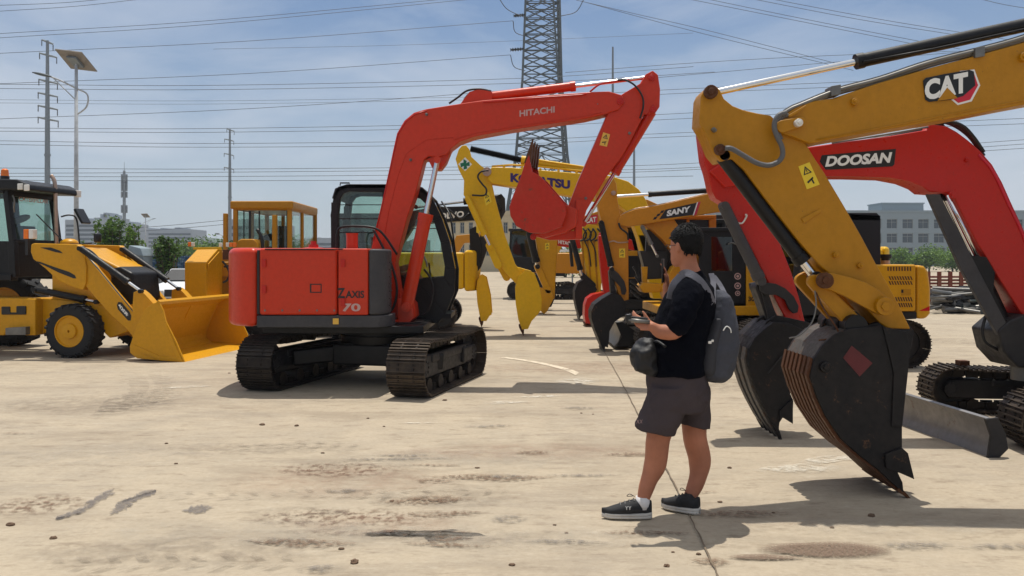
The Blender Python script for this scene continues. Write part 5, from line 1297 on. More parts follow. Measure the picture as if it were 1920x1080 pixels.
for i,(px,pt,w) in enumerate(((975,452,5),(1190,445,5),(1060,470,6),(1215,440,4))):
    tree(['pale green tree left of the far yellow stick','green tree glimpsed behind the orange yellow upright stick','low tree behind the yellow sign board','green tree glimpsed under the boom with the black name panel'][i],px,pt,75,w,'round','leafb',1500,leaf=.3,trunk=.2)
# --- hoarding, sheds, yard clutter
hm,hnt,hb=nodes('blue_sheet'); tc=hnt.nodes.new('ShaderNodeTexCoord'); nn=coordn(hnt,3,6,.7,stretch=(1,1,3)); hnt.links.new(ramp(hnt,nn,[(.35,lin(22,52,84)),(.5,lin(44,82,118)),(.66,lin(150,170,186))]).outputs[0],hb.inputs['Base Color']); hb.inputs['Roughness'].default_value=.6
a=PD(262,478,36); bb=PD(362,476,36); mb=MB(); n=60
for k in range(n):
    t0=k/n;t1=(k+1)/n; x0=a.x+(bb.x-a.x)*t0;x1=a.x+(bb.x-a.x)*t1; mb.box(((x0+x1)/2,36+(.03 if k%2 else -.03),.85),(x1-x0)+.01,.04,1.7+random.uniform(-.02,.05))
o=mb.build('hoarding',hm); tag(o,'blue sheet metal hoarding with peeling patches, behind the young tree','fence')
a=PD(255,490,30); root=thing('market_stall','pale weathered shack with a dirty canopy, left of the blue hoarding','shack',(a.x,30,0)); mb=MB().box((a.x,30.4,.85),.5,.8,1.7); mb.build('wall','concp',root,bevel=.02); m2=MB().prism([V((a.x-.3,29.9,1.7)),V((a.x+.3,29.9,1.66)),V((a.x+.2,29.9,1.95)),V((a.x-.2,29.9,2.05))],(0,.9,0)); m2.build('canopy','concp',root,bevel=.03); MB().box((a.x+.1,30.02,1.1),.4,.06,.6).build('window','wing',root)
# blue cabin and shop sign board
a=PD(985,487,40); root=thing('site_cabin','small blue cabin with a rounded roof, behind the bright yellow stick','cabin',(a.x,40,0)); MB().box((a.x+.1,41,.7),.75,2,1.4).build('wall',plain('blue_panel',(34,36,84),rough=.5),root,bevel=.12); MB().box((a.x+.1,39.98,.9),.4,.04,.5).build('window','wing',root)
a=PD(1052,487,45); root=thing('shop_sign','low yellow sign board on two posts, behind the far machines','sign',(a.x,45,0)); MB().box((a.x,45,1.75),1.4,.1,.35).build('board','kom',root); MB().box((a.x,44.98,2.02),1.5,.2,.12).build('board_cap','lwhite',root); MB().box((a.x,45,1.4),1.5,.12,.28).build('board','dgrey',root)
PS=Pl(0,44.95); text('KOMATSU',PS,(1046,482),(1068,482),4,0,'ink',root,'lettering')
for s in(-.6,.6): MB().box((a.x+s,45.05,.7),.08,.08,1.4).build('post','galv',root)
# yard scrap on the right
def scrap():
    rnd=random.Random(3); i=0
    for k in range(70):
        px=rnd.uniform(1748,1910); y=rnd.uniform(24.2,26.2); lay=rnd.random(); z_=.08+lay*.62*(1-abs((px-1800)/140)**2*.5)
        b=PD(px,HY,y); L=rnd.uniform(.5,1.6); a=rnd.uniform(-.5,.5) if rnd.random()<.7 else rnd.uniform(-1.5,1.5); tilt=rnd.uniform(-.18,.18)
        d=V((math.cos(a),math.sin(a)*.9,tilt)).normalized(); r_=rnd.uniform(.03,.075); c=V((b.x,y,max(z_,r_+abs(tilt)*L/2)))
        o=MB().cyl(c-d*L/2,c+d*L/2,r_,n=12).build('metal_pipe','steel' if rnd.random()<.8 else 'dgrey'); smooth_angle(o)
        tag(o,'dull grey metal pipe lying in the scrap heap on the right','pipe','metal pipes in the scrap heap')
    for px,D,w,h_,mt,lb in ((1820,25,1.3,.75,'ink','black crumpled tarpaulin on the scrap heap, left of the black barrel'),(1788,24.6,.5,.5,'ink','small black tarpaulin bundle among the grey pipes')):
        b=PD(px,HY,D); m=MB(); m.ball((b.x,D,h_*.45),w/2,9,(1,.7,h_/w*1.1)); 
        for k in range(len(m.v)): m.v[k]+=V((rnd.uniform(-1,1),rnd.uniform(-1,1),rnd.uniform(-1,1)))*.07
        for v in m.v: v.z=max(v.z,.01)
        tag(m.build('tarpaulin',mt),lb,'tarpaulin')
    b=PD(1888,HY,24.3); m=MB().ball((b.x,24.3,.38),.42,9,(1,.8,.75))
    for k in range(len(m.v)): m.v[k]+=V((rnd.uniform(-1,1),rnd.uniform(-1,1),rnd.uniform(-1,1)))*.05
    tag(m.build('tarpaulin',plain('green_plastic',(40,190,130),rough=.4)),'bright green plastic sheet bunched over scrap at the right','tarpaulin')
    for k in range(12):
        px=rnd.uniform(1850,1918); y=rnd.uniform(23.6,24.4); b=PD(px,HY,y); o=MB().box((b.x,y,.15),.25,.25,.3,rnd.uniform(0,1)).build('concrete_block','galvd',bevel=.02); tag(o,'grey block lying at the foot of the scrap heap','block','blocks at the foot of the scrap heap')
    # red metal racks
    for j,(p0,p1,zc_) in enumerate(((1740,1830,1.0),)):
        a=PD(p0,HY,28);b=PD(1925,HY,28); root=thing('red_rack','long stack of rusty red metal frames behind the scrap heap','metal rack',((a.x+b.x)/2,28,0))
        for k in range(8):
            z_=.2+.11*k; m=MB(); m.bar((a.x,28,z_),(b.x,28,z_),.05); m.bar((a.x,28.8,z_),(b.x,28.8,z_),.05)
            for q in range(34): x=a.x+(b.x-a.x)*q/33; m.bar((x,28,z_),(x,28.8,z_),.05)
            m.build('frame',M['rackred'],root)
        for q in range(10): x=a.x+(b.x-a.x)*q/9; MB().box((x,27.98,.6),.12,.06,1.1).build('post',M['rackred'],root)
M['rackred']=paint('rusty_red_frame',(120,52,40),dust=.3,rough=.7,coat=0)
scrap()
# ================================================================ the standing man
M['skin']=plain('skin',(176,116,90),rough=.55,var=.22,spec=.25,bump=.15,bs=200); M['tee']=plain('black_cotton',(9,11,20),rough=1,var=.3,bump=.7,bs=14,spec=.08,bd=.03); M['shorts']=plain('grey_shorts_cloth',(74,66,68),rough=.95,var=.15,bump=.6,bs=11,spec=.1,bd=.03)
M['pack']=plain('grey_backpack_cloth',(74,76,84),rough=.9,var=.18,bump=.5,bs=16,spec=.15,bd=.03); M['packd']=plain('dark_backpack_cloth',(46,47,54),rough=.75,var=.12,bump=.3,bs=14); M['hair']=plain('black_hair',(9,8,9),rough=.6,spec=.2,var=.3,bump=.6,bs=160)
M['shoe']=plain('black_mesh_shoe',(34,34,36),rough=.8,var=.3,bump=.3,bs=160); M['sole']=plain('off_white_sole',(196,190,180),rough=.7); M['sock']=plain('white_sock',(222,218,216),rough=.9,bump=.3,bs=60)
M['camb']=plain('black_nylon',(18,18,22),rough=.6,bump=.4,bs=20)
M['strap']=plain('grey_webbing',(112,112,120),rough=.9,spec=.1,bump=.4,bs=80)
def remesh(o,vox,sm=4):
    m=o.modifiers.new('remesh','REMESH'); m.mode='VOXEL'; m.voxel_size=vox; m.use_smooth_shade=True
    s=o.modifiers.new('smooth','SMOOTH'); s.iterations=sm; s.factor=.6; return o
def limb(m,pts,rs,n=16):
    m.tube(cat_rom(pts,4),_ir(rs,4),n); 
    for p,r in((pts[0],rs[0]),(pts[-1],rs[-1])): m.ball(p,r*.98,8)
def _ir(rs,k):
    o=[]
    for i in range(len(rs)-1):
        for j in range(k): t=j/k; t=t*t*(3-2*t); o.append(rs[i]*(1-t)+rs[i+1]*t)
    return o+[rs[-1]]
D0=5.15
def Q(px,py,d=0.0): return PD(px,py,D0+d)
def finger(m,base,d,curl,up,L,r):
    p=V(base);pts=[p];dd=V(d).normalized()
    for s in(.42,.32,.26):
        p=p+dd*L*s; pts.append(p); dd=(dd+V(curl)*.55).normalized()
    m.tube(pts,[r,r*.95,r*.88,r*.7],8); m.ball(pts[0],r,6); m.ball(pts[1],r*.98,6); m.ball(pts[2],r*.9,6); m.ball(pts[3],r*.72,6)
def hand(m,wrist,d,nrm,side,L=.18,curl=.6,thumbdir=None):
    """d: wrist to fingers, nrm: palm side, side: towards the little finger"""
    d=V(d).normalized();nrm=V(nrm).normalized();side=V(side).normalized();w=V(wrist)
    m.loft([(w+d*L*t,side*a,nrm*b) for t,a,b in((-.02,.027,.022),(.12,.033,.02),(.3,.042,.017),(.45,.044,.015),(.5,.04,.012))],14)
    for k,(o,l) in enumerate(((-.031,.40),(-.011,.45),(.01,.42),(.03,.33))):
        b=w+d*L*.46+side*o; finger(m,b,(d*1.0+nrm*curl*.4),nrm*curl*(1+.12*k),None,L*l*1.12,.0088-.0007*k)
    b=w+d*L*.14-side*.028; td=V(thumbdir) if thumbdir is not None else (d*.7-side*.7+nrm*.5); finger(m,b,td,nrm*.3+d*.3,None,L*.42,.0105)
def person():
    root=thing('person','standing man in black t-shirt and grey shorts holding up a phone','person',(Q(1250,970).x,D0,0))
    b=MB()
    # legs: near = left
    nk=Q(1234,822,-.07); 
    limb(b,[Q(1262,730,-.07),Q(1246,780,-.07),nk,Q(1229,868,-.05),Q(1215,905,-.06),Q(1205,940,-.07),Q(1204,952,-.07)],[.105,.09,.072,.068,.049,.037,.037])
    limb(b,[Q(1296,730,.1),Q(1301,780,.1),Q(1303,822,.1),Q(1312,862,.12),Q(1307,900,.1),Q(1291,938,.08),Q(1289,952,.08)],[.085,.08,.073,.07,.052,.038,.038])
    # feet inside shoes
    b.ball(Q(1204,953,-.07),.036,8); b.ball(Q(1289,953,.08),.036,8)
    # trunk
    X=V((1,0,0));Y=V((0,1,0))
    tr=[(1272,728,.0,.15,.17),(1268,690,0,.17,.18),(1275,640,0,.165,.175),(1290,590,0,.155,.18),(1297,550,0,.13,.19),(1298,530,0,.1,.17),(1296,512,0,.062,.07),(1291,495,0,.055,.056),(1287,478,0,.055,.056)]
    b.loft([(Q(x,y,d),X*a,Y*c) for x,y,d,a,c in tr],22)
    # head: turned away to the left and back
    hc=Q(1285,462,0); f=V((-.64,.76,-.1)).normalized(); sd=V((f.y,-f.x,0)).normalized(); up=V((0,0,1))
    hd=[(-.115,.045,.04,.03),(-.1,.065,.05,.028),(-.07,.08,.062,.02),(-.035,.088,.07,.008),(0,.096,.075,0),(.035,.1,.077,-.004),(.07,.095,.073,-.008),(.098,.07,.055,-.01),(.115,.035,.03,-.01)]
    b.loft([(hc+up*z_+f*o_,f*a,sd*c) for z_,a,c,o_ in hd],22)
    nose=hc+f*.095; b.loft([(nose+up*z_+f*o_,f*a,sd*c) for z_,o_,a,c in((.03,-.01,.01,.008),(.0,.0,.014,.011),(-.02,.008,.017,.016),(-.032,.002,.012,.015),(-.038,-.005,.005,.008))],10)
    b.loft([(hc+f*.086+up*z_,f*a,sd*c) for z_,a,c in((-.056,.006,.018),(-.06,.011,.024),(-.066,.009,.022),(-.073,.011,.022),(-.079,.005,.014))],12)
    b.ball(hc+f*.07-up*.1,.024,8,(1,1,.8)); b.ball(hc+f*.075+up*.028,.03,8,(.9,1.6,.4))
    for s in(-1,1):
        ec=hc+sd*s*.078-f*.008-up*.008; b.loft([(ec+up*z_,f*a,sd*.011) for z_,a in((-.03,.006),(-.018,.013),(0,.018),(.018,.018),(.03,.009))],12)
    # near arm
    limb(b,[Q(1290,548,-.2),Q(1283,580,-.24),Q(1268,618,-.25),Q(1240,622,-.26),Q(1222,612,-.27)],[.062,.056,.05,.043,.028])
    # far arm raised
    limb(b,[Q(1284,545,.2),Q(1272,575,.24),Q(1258,585,.26),Q(1254,560,.25),Q(1250,538,.24)],[.06,.053,.044,.038,.027])
    hand(b,Q(1223,612,-.27),(-1,.05,.28),(.15,.35,.3),(-.15,-.4,-.9),L=.15,curl=.9,thumbdir=(-.55,.1,.85))
    hand(b,Q(1250,538,.24),(-.05,-.1,1),(-.9,.3,.1),(.1,.9,.1),L=.165,curl=.55,thumbdir=(-.25,-.45,.9))
    body=b.build('body','skin',root); remesh(body,.0065,3)
    # eyes
    for s in(-1,1):
        c=hc+f*.083+sd*s*.03+up*.006; MB().ball(c,.011,8).build('eye','ink' if False else 'sole',body,smooth=True)
    # glasses
    g=MB()
    for s in(-1,1):
        c=hc+f*.104+sd*s*.032+up*.004; g.tube([c+sd*.026*math.cos(t*.5236)+up*.02*math.sin(t*.5236) for t in range(13)],.0018,6); g.tube([c+sd*s*.026+up*.008,hc+sd*s*.081+f*.03+up*.008,hc+sd*s*.083-f*.008+up*.006,hc+sd*s*.08-f*.02-up*.01],.0018,6)
    g.tube([hc+f*.106+sd*-.007+up*.006,hc+f*.106+sd*.007+up*.006],.0018,6); g.build('glasses','ink',root)
    # hair
    h=MB(); hh=[(-.052,.03,.05,-.068),(-.03,.06,.068,-.045),(0,.085,.082,-.028),(.035,.1,.086,-.018),(.07,.104,.084,-.01),(.098,.09,.07,-.004),(.12,.062,.05,0),(.132,.02,.02,0)]
    h.loft([(hc+up*z_+f*o_,f*a,sd*c) for z_,a,c,o_ in hh],22)
    rnd=random.Random(5)
    for k in range(420):
        t=rnd.uniform(0,6.28); e=rnd.uniform(.05,1.5); base=hc+up*(.03)+f*(-.014)+f*math.cos(t)*math.cos(e)*.098+sd*math.sin(t)*math.cos(e)*.082+up*math.sin(e)*.098
        if (base-hc).dot(f)>.07 and (base-hc).z<.06: continue
        d=(base-hc).normalized()+up*.25+f*.35+V((rnd.gauss(0,.16),rnd.gauss(0,.16),rnd.gauss(0,.16))); d.normalize(); L=rnd.uniform(.012,.024); h.tube([base-d*.01,base+d*L*.6,base+d*L+f*.006-up*.004],[.0045,.003,.0006],4,cap=False)
    for k in range(260):
        t=rnd.uniform(1.9,4.4); zz=rnd.uniform(-.055,.02); base=hc+up*zz+f*(-.02+math.cos(t)*.085*(1+zz*3))+sd*math.sin(t)*.078*(1+zz*1.5); h.tube([base,base-up*.012+(base-hc)*.06],[.004,.001],4,cap=False)
    h.build('hair','hair',root,smooth=True)
    # t-shirt
    t=MB()
    tt=[(1268,702,.175,.205),(1268,690,.18,.21),(1268,655,.182,.212),(1274,625,.18,.21),(1285,590,.172,.208),(1293,560,.155,.215),(1297,540,.125,.215),(1298,527,.095,.17),(1297,516,.074,.1),(1295,507,.062,.07)]
    t.loft([(Q(x,y),X*a,Y*c) for x,y,a,c in tt],30)
    limb(t,[Q(1296,542,-.15),Q(1289,556,-.21),Q(1283,580,-.25),Q(1272,607,-.26)],[.082,.086,.08,.074],18)
    limb(t,[Q(1290,542,.13),Q(1283,556,.2),Q(1274,575,.23),Q(1268,585,.25)],[.08,.08,.074,.068],18)
    to=t.build('t_shirt','tee',root); remesh(to,.009,4)
    dt=bpy.data.textures.new('folds','CLOUDS'); dt.noise_scale=.09; dm=to.modifiers.new('folds','DISPLACE'); dm.texture=dt; dm.strength=.028; dm.mid_level=.5; dm.texture_coords='GLOBAL'
    # shorts
    s=MB(); 
    s.loft([(Q(x,y),X*a,Y*c) for x,y,a,c in((1268,692,.172,.19),(1270,715,.186,.195),(1272,745,.19,.195),(1272,768,.16,.18))],26)
    s.loft([(Q(x,y,-.08),V((a,0,dz)),Y*c) for x,y,a,c,dz in((1262,722,.135,.13,0),(1251,755,.136,.13,0),(1238,785,.128,.125,-.01),(1229,800,.123,.12,-.02),(1228,809,.121,.118,-.022))],24)
    s.loft([(Q(x,y,.1),V((a,0,dz)),Y*c) for x,y,a,c,dz in((1290,722,.13,.125,0),(1295,755,.12,.12,0),(1299,780,.11,.112,-.02),(1300,797,.104,.108,-.024))],24)
    so_=s.build('shorts','shorts',root); remesh(so_,.009,3); dm=so_.modifiers.new('folds','DISPLACE'); dm.texture=dt; dm.strength=.022; dm.texture_coords='GLOBAL'
    Pz=Pl(0,D0-.19); text('XX',Pz,(1193,794),(1205,794),7,0,'offw',root,'emblem',bold=-.02,shear=.15) 
    # socks, shoes
    for (ax,ay,ad,tx,ty,td) in ((1205,940,-.07,1172,952,-.07),(1290,938,.08,1266,950,.05)):
        m=MB().tube([Q(ax,ay-9,ad),Q(ax,ay+2,ad),Q(ax,ay+13,ad)],[.0405,.043,.042],16); x=m.build('sock','sock',root,smooth=True)
    def shoe(heel,toe,d0,d1,lab):
        H_=Q(heel[0],heel[1],d0);T_=Q(toe[0],toe[1],d1); H_.z=0;T_.z=0; d=(T_-H_); L=d.length; d/=L; s_=V((-d.y,d.x,0))
        sole=MB(); N_=18; up_=MB(); rings=[]
        pr=lambda t:.036+.016*math.sin(t*3.0+.3)-(.0 if t<.85 else (t-.85)*.1)
        ring0=[];pts=[]
        for k in range(N_+1):
            t=k/N_; w_=pr(t)*(min(1,(t+.03)*7)**.5)*(min(1,(1.02-t)*5)**.5); pts.append((t,w_))
        sole.loft([(H_+d*L*t+V((0,0,.016+(.012 if t>.9 else 0)*(t-.9)*8)),s_*w_,V((0,0,.016+.008*max(0,.35-t)))) for t,w_ in pts],12)
        sole.loft([(H_+d*L*t+V((0,0,.03)),s_*w_*.98,V((0,0,.012+.018*max(0,.4-t)))) for t,w_ in pts[:-1]],12)
        def ht(t): return .098 if t<.1 else (.082 if t<.22 else (.105 if t<.36 else max(.042,.105-(t-.36)*.12)))
        up_.loft([(H_+d*L*t+V((0,0,.03+ht(t)*.36)),s_*w_*.93*(1 if t>.4 else .92),V((0,0,ht(t)*.42+.004))) for t,w_ in pts],16)
        a=up_.build('shoe','shoe',root); remesh(a,.005,3); so2=sole.build('sole','sole',a,smooth=True)
        lc=MB()
        for k in range(4):
            t=.36+.09*k; c=H_+d*L*t+V((0,0,.03+ht(t)*.78+.006)); lc.tube([c-s_*.022-V((0,0,.008)),c+V((0,0,.003)),c+s_*.022-V((0,0,.008))],.003,6)
        c=H_+d*L*.34+V((0,0,.13)); lc.tube(cat_rom([c,c+d*.03+V((0,0,.015)),c+d*.045-s_*.01,c+d*.01-s_*.012],4),.0022,5)
        lc.build('lace','ink',a)
        return a,H_,d,s_
    a,H_,d,s_=shoe((1222,966),(1128,969),-.07,-.07,'n')
    shoe((1312,965),(1240,955),.0,.14,'f')
    Py=Pl(H_.x,H_.y-.052,0)
    text('YY',Py,(1172,956),(1184,956),7,0,'white',a,'emblem',bold=.01)
    # ---------------- backpack
    bp=thing('backpack','grey backpack on the back of the standing man, dark side pocket','backpack',(Q(1345,640).x,D0,.75))
    m=MB(); 
    m.loft([(Q(x,y,dd),V((a,0,.0)),Y*c) for x,y,a,c,dd in((1340,716,.045,.08,0),(1338,706,.1,.125,0),(1342,680,.125,.14,0),(1347,645,.12,.145,0),(1350,610,.105,.14,0),(1351,580,.085,.13,0),(1350,556,.06,.11,0),(1348,545,.03,.06,0))],26)
    o=m.build('bag_body','pack',bp); remesh(o,.009,4); dm=o.modifiers.new('folds','DISPLACE'); dm.texture=dt; dm.strength=.02; dm.texture_coords='GLOBAL'
    m=MB().loft([(Q(x,y,-.045),V((a,0,0)),Y*c) for x,y,a,c in((1326,702,.04,.09),(1325,690,.065,.105),(1328,650,.06,.11),(1338,615,.05,.11),(1342,595,.035,.1))],18)
    o=m.build('side_pocket','packd',bp); remesh(o,.009,4)
    MB().tube(cat_rom([Q(1356,620,-.155),Q(1362,612,-.15),Q(1369,616,-.15),Q(1371,624,-.15)],5),.0035,6).build('cable','white',bp,smooth=True)
    MB().box(Q(1331,642,-.175),.02,.008,.016).box(Q(1336,639,-.175),.014,.008,.014).build('buckle','lwhite',bp,bevel=.003)
    def strap(pts,w_,name):
        P_=cat_rom([Q(*p) for p in pts],8); m=MB()
        for i in range(len(P_)-1):
            m.bar(P_[i],P_[i+1]+(P_[i+1]-P_[i])*.15,w_,.01,up=(0.15,-1,.35))
        m.build(name,M['strap'],bp,smooth=False)
    strap([(1276,517,-.17),(1286,512,-.185),(1300,517,-.2),(1315,530,-.2),(1328,550,-.19),(1336,568,-.15)],.045,'shoulder_strap')
    strap([(1276,517,-.17),(1262,535,-.18),(1256,560,-.17)],.04,'shoulder_strap')
    strap([(1333,513,.03),(1337,528,.0),(1336,548,-.06),(1336,568,-.12)],.035,'shoulder_strap')
    strap([(1338,518,.1),(1350,535,.06),(1360,555,.0),(1364,575,-.03)],.03,'shoulder_strap')
    # camera bag
    cb=thing('camera_bag','black camera bag hanging at the front of the standing man','bag',(Q(1212,665).x,D0-.1,.85))
    m=MB().loft([(Q(x,y,-.08),V((a,0,0)),Y*c) for x,y,a,c in((1216,700,.05,.07),(1212,692,.085,.09),(1208,672,.085,.1),(1208,655,.075,.1),(1213,640,.05,.07),(1216,634,.02,.04))],16)
    o=m.build('bag_body','camb',cb); remesh(o,.009,3); dm=o.modifiers.new('folds','DISPLACE'); dm.texture=dt; dm.strength=.05; dm.texture_coords='GLOBAL'
    MB().tube(cat_rom([Q(1222,645,-.1),Q(1232,640,-.14),Q(1248,650,-.2)],4),.008).build('strap','camb',cb,smooth=True)
    # phone
    ph=thing('phone','slim dark phone held upright in the raised far hand of the man','phone',Q(1240,505,.2))
    MB().obox(Q(1243,508,.2),V((.3,.95,0)).normalized(),V((-.95,.3,.0)).normalized(),V((.0,0,1)),.078,.009,.15).build('case','ink',ph,bevel=.003)
    gp=thing('handheld_gimbal','dark folded camera gimbal in the near hand of the man','camera gimbal',Q(1192,603,-.26))
    g=MB(); g.cyl(Q(1218,604,-.28),Q(1178,600,-.28),.012,n=12).build('handle','steel',gp,smooth=True)
    MB().cyl(Q(1214,598,-.26),Q(1184,595,-.26),.008,n=12).build('arm','dgrey',gp); MB().box(Q(1178,597,-.27),.03,.04,.05).build('motor','ink',gp,bevel=.006)
person()
# driver in the cab of the ZAXIS excavator
def driver():
    root=thing('person','driver in a navy shirt sitting in the cab of the orange red excavator','person',(-1.7,11.6,1.18))
    b=MB(); c=V((-1.72,11.6,1.2))
    X=V((1,0,0));Y=V((0,1,0))
    b.loft([(c+V((dx,0,z_)),X*a,Y*w) for dx,z_,a,w in((0,0,.13,.17),(0,.2,.12,.16),(.02,.4,.12,.19),(.02,.48,.08,.15),(.03,.52,.05,.055),(.04,.58,.05,.05))],18)
    b.loft([(c+V((.06,0,.69+z_)),X*a,Y*w) for z_,a,w in((-.11,.05,.045),(-.06,.085,.065),(0,.095,.075),(.06,.09,.072),(.11,.04,.035))],16); b.ball(c+V((.155,0,.67)),.016,6)
    for s in(-1,1):
        limb(b,[c+V((.0,s*.09,.05)),c+V((.42,s*.13,.1)),c+V((.5,s*.13,-.3)),c+V((.62,s*.13,-.34))],[.085,.065,.05,.04])
        limb(b,[c+V((.02,s*.2,.42)),c+V((.1,s*.25,.2)),c+V((.36,s*.26,.26))],[.055,.045,.03]); hand(b,c+V((.36,s*.26,.26)),(1,0,-.1),(0,0,-1),(0,s,0),L=.16,curl=1.0)
    x=b.build('body','skin',root); remesh(x,.012,3)
    t=MB().loft([(c+V((dx,0,z_)),X*a,Y*w) for dx,z_,a,w in((0,-.02,.15,.19),(0,.2,.145,.18),(.02,.4,.14,.205),(.02,.49,.09,.15),(.03,.51,.065,.07))],18)
    for s in(-1,1): limb(t,[c+V((.02,s*.18,.43)),c+V((.09,s*.24,.23))],[.075,.06])
    x=t.build('shirt',plain('navy_cotton',(30,40,86),rough=.9),root); remesh(x,.014,3)
    p=MB()
    for s in(-1,1): limb(p,[c+V((.0,s*.09,.03)),c+V((.38,s*.13,.09))],[.11,.085])
    x=p.build('shorts','ink',root); remesh(x,.014,3)
    h=MB().loft([(c+V((.045,0,.69+z_)),X*a,Y*w) for z_,a,w in((.0,.09,.08),(.05,.1,.082),(.1,.075,.06),(.125,.03,.03))],16); h.build('hair','hair',root,smooth=True)
driver()
# ================================================================ ground, sky, light, camera
def ground():
    m,nt,b=nodes('concrete_ground')
    n1=coordn(nt,.35,7,.62); n2=coordn(nt,2.2,8,.65,stretch=(1,1,1)); n3=coordn(nt,26,6,.7); n4=coordn(nt,.9,9,.7,stretch=(.5,1.6,1))
    base=mixc(nt,ramp(nt,n1,[(.33,G(0)),(.68,G(1))]).outputs[0],lin(172,159,138),lin(156,145,129))
    s2=mixc(nt,ramp(nt,n2,[(.35,G(0)),(.72,G(.8))]).outputs[0],base,lin(180,166,144))
    s3=mixc(nt,ramp(nt,n4,[(.54,G(0)),(.66,G(.55))]).outputs[0],s2,lin(136,126,113))
    n5=coordn(nt,.5,10,.75,stretch=(.8,2.2,1)); s3=mixc(nt,ramp(nt,n5,[(.5,G(0)),(.63,G(.5)),(.8,G(.75))]).outputs[0],s3,lin(132,119,103)); n6=coordn(nt,5,9,.8,stretch=(.7,1.8,1)); s3=mixc(nt,ramp(nt,n6,[(.53,G(0)),(.64,G(.5))]).outputs[0],s3,lin(108,92,76)); s3=mixc(nt,ramp(nt,n6,[(.34,G(.5)),(.44,G(0))]).outputs[0],s3,lin(190,180,162))
    s4=mixc(nt,ramp(nt,n4,[(.66,G(0)),(.78,G(.5))]).outputs[0],s3,lin(124,102,86))
    s5=mixc(nt,ramp(nt,n3,[(.3,G(.3)),(.6,G(0))]).outputs[0],s4,lin(130,116,96))
    nt.links.new(s5,b.inputs['Base Color']); b.inputs['Roughness'].default_value=.85; b.inputs['Specular IOR Level'].default_value=.25
    bp=N(nt,'ShaderNodeBump',Strength=.35,Distance=.01); nt.links.new(n3,bp.inputs['Height']); nt.links.new(bp.outputs[0],b.inputs['Normal'])
    g=MB(); g.add([(-1500,-200,0),(1500,-200,0),(1500,2500,0),(-1500,2500,0)],[(0,1,2,3)])
    struct(g,'ground',m)
ground()
def stain_mat(name,rgb,edge=.5,scale=9,amt=.8,rough=.85,stretch=None,thr=(.42,.56)):
    """broken-up stain: noise cuts real holes in the film"""
    m,nt,b=nodes(name); c=lin(*rgb); b.inputs['Base Color'].default_value=c; b.inputs['Roughness'].default_value=rough
    f=coordn(nt,scale,8,.7,stretch=stretch); r=ramp(nt,f,[(thr[0],G(0)),(thr[1],G(amt))]); 
    tc=nt.nodes.new('ShaderNodeTexCoord'); gr=nt.nodes.new('ShaderNodeTexGradient'); gr.gradient_type='SPHERICAL'
    mp=nt.nodes.new('ShaderNodeMapping'); mp.vector_type='POINT'; mp.inputs['Location'].default_value=(-1,-1,0); mp.inputs['Scale'].default_value=(2,2,0)
    nt.links.new(tc.outputs['Generated'],mp.inputs[0]); nt.links.new(mp.outputs[0],gr.inputs[0])
    e=ramp(nt,gr.outputs['Fac'],[(0,G(0)),(edge,G(1))])
    mu=nt.nodes.new('ShaderNodeMath'); mu.operation='MULTIPLY'; nt.links.new(r.outputs[0],mu.inputs[0]); nt.links.new(e.outputs[0],mu.inputs[1])
    nt.links.new(mu.outputs[0],b.inputs['Alpha']); return m
S_dark=stain_mat('dark_stain',(122,110,98),scale=8,amt=.4,thr=(.4,.75))
S_blue=stain_mat('bluish_stain',(92,90,98),scale=20,amt=.75,thr=(.4,.56))
S_brown=stain_mat('brown_dirt',(110,80,60),scale=16,amt=.6,thr=(.48,.6))
S_red=stain_mat('reddish_dust',(150,112,92),scale=6,amt=.25,thr=(.35,.7))
S_pale=stain_mat('pale_cement_film',(182,172,156),scale=4,amt=.4,thr=(.4,.7))
S_white=stain_mat('worn_white_line',(206,198,182),scale=9,amt=.75,thr=(.4,.6),edge=.5)
S_grit=stain_mat('grit',(116,96,80),scale=70,amt=.85,thr=(.36,.5),edge=.35)
zc=[.004]
def patch(px,py,w,h,mat,name,rot=0):
    """a thin film of stain on the concrete; px,py centre, w,h extents in metres"""
    c=ground_pt(px,py); zc[0]+=.0001; a=R(rot); u=V((math.cos(a),math.sin(a),0))*w/2; v=V((-math.sin(a),math.cos(a),0))*h/2
    mb=MB(); n=20; o=[]
    ph=random.uniform(0,6); 
    for k in range(n):
        t=2*math.pi*k/n; r=.88+.12*math.sin(3*t+ph)+random.uniform(-.06,.06); o.append(c+u*math.cos(t)*r+v*math.sin(t)*r+V((0,0,zc[0])))
    mb.add(o,[tuple(range(n))]); x=mb.build(name,mat); x['kind']='structure'; return x
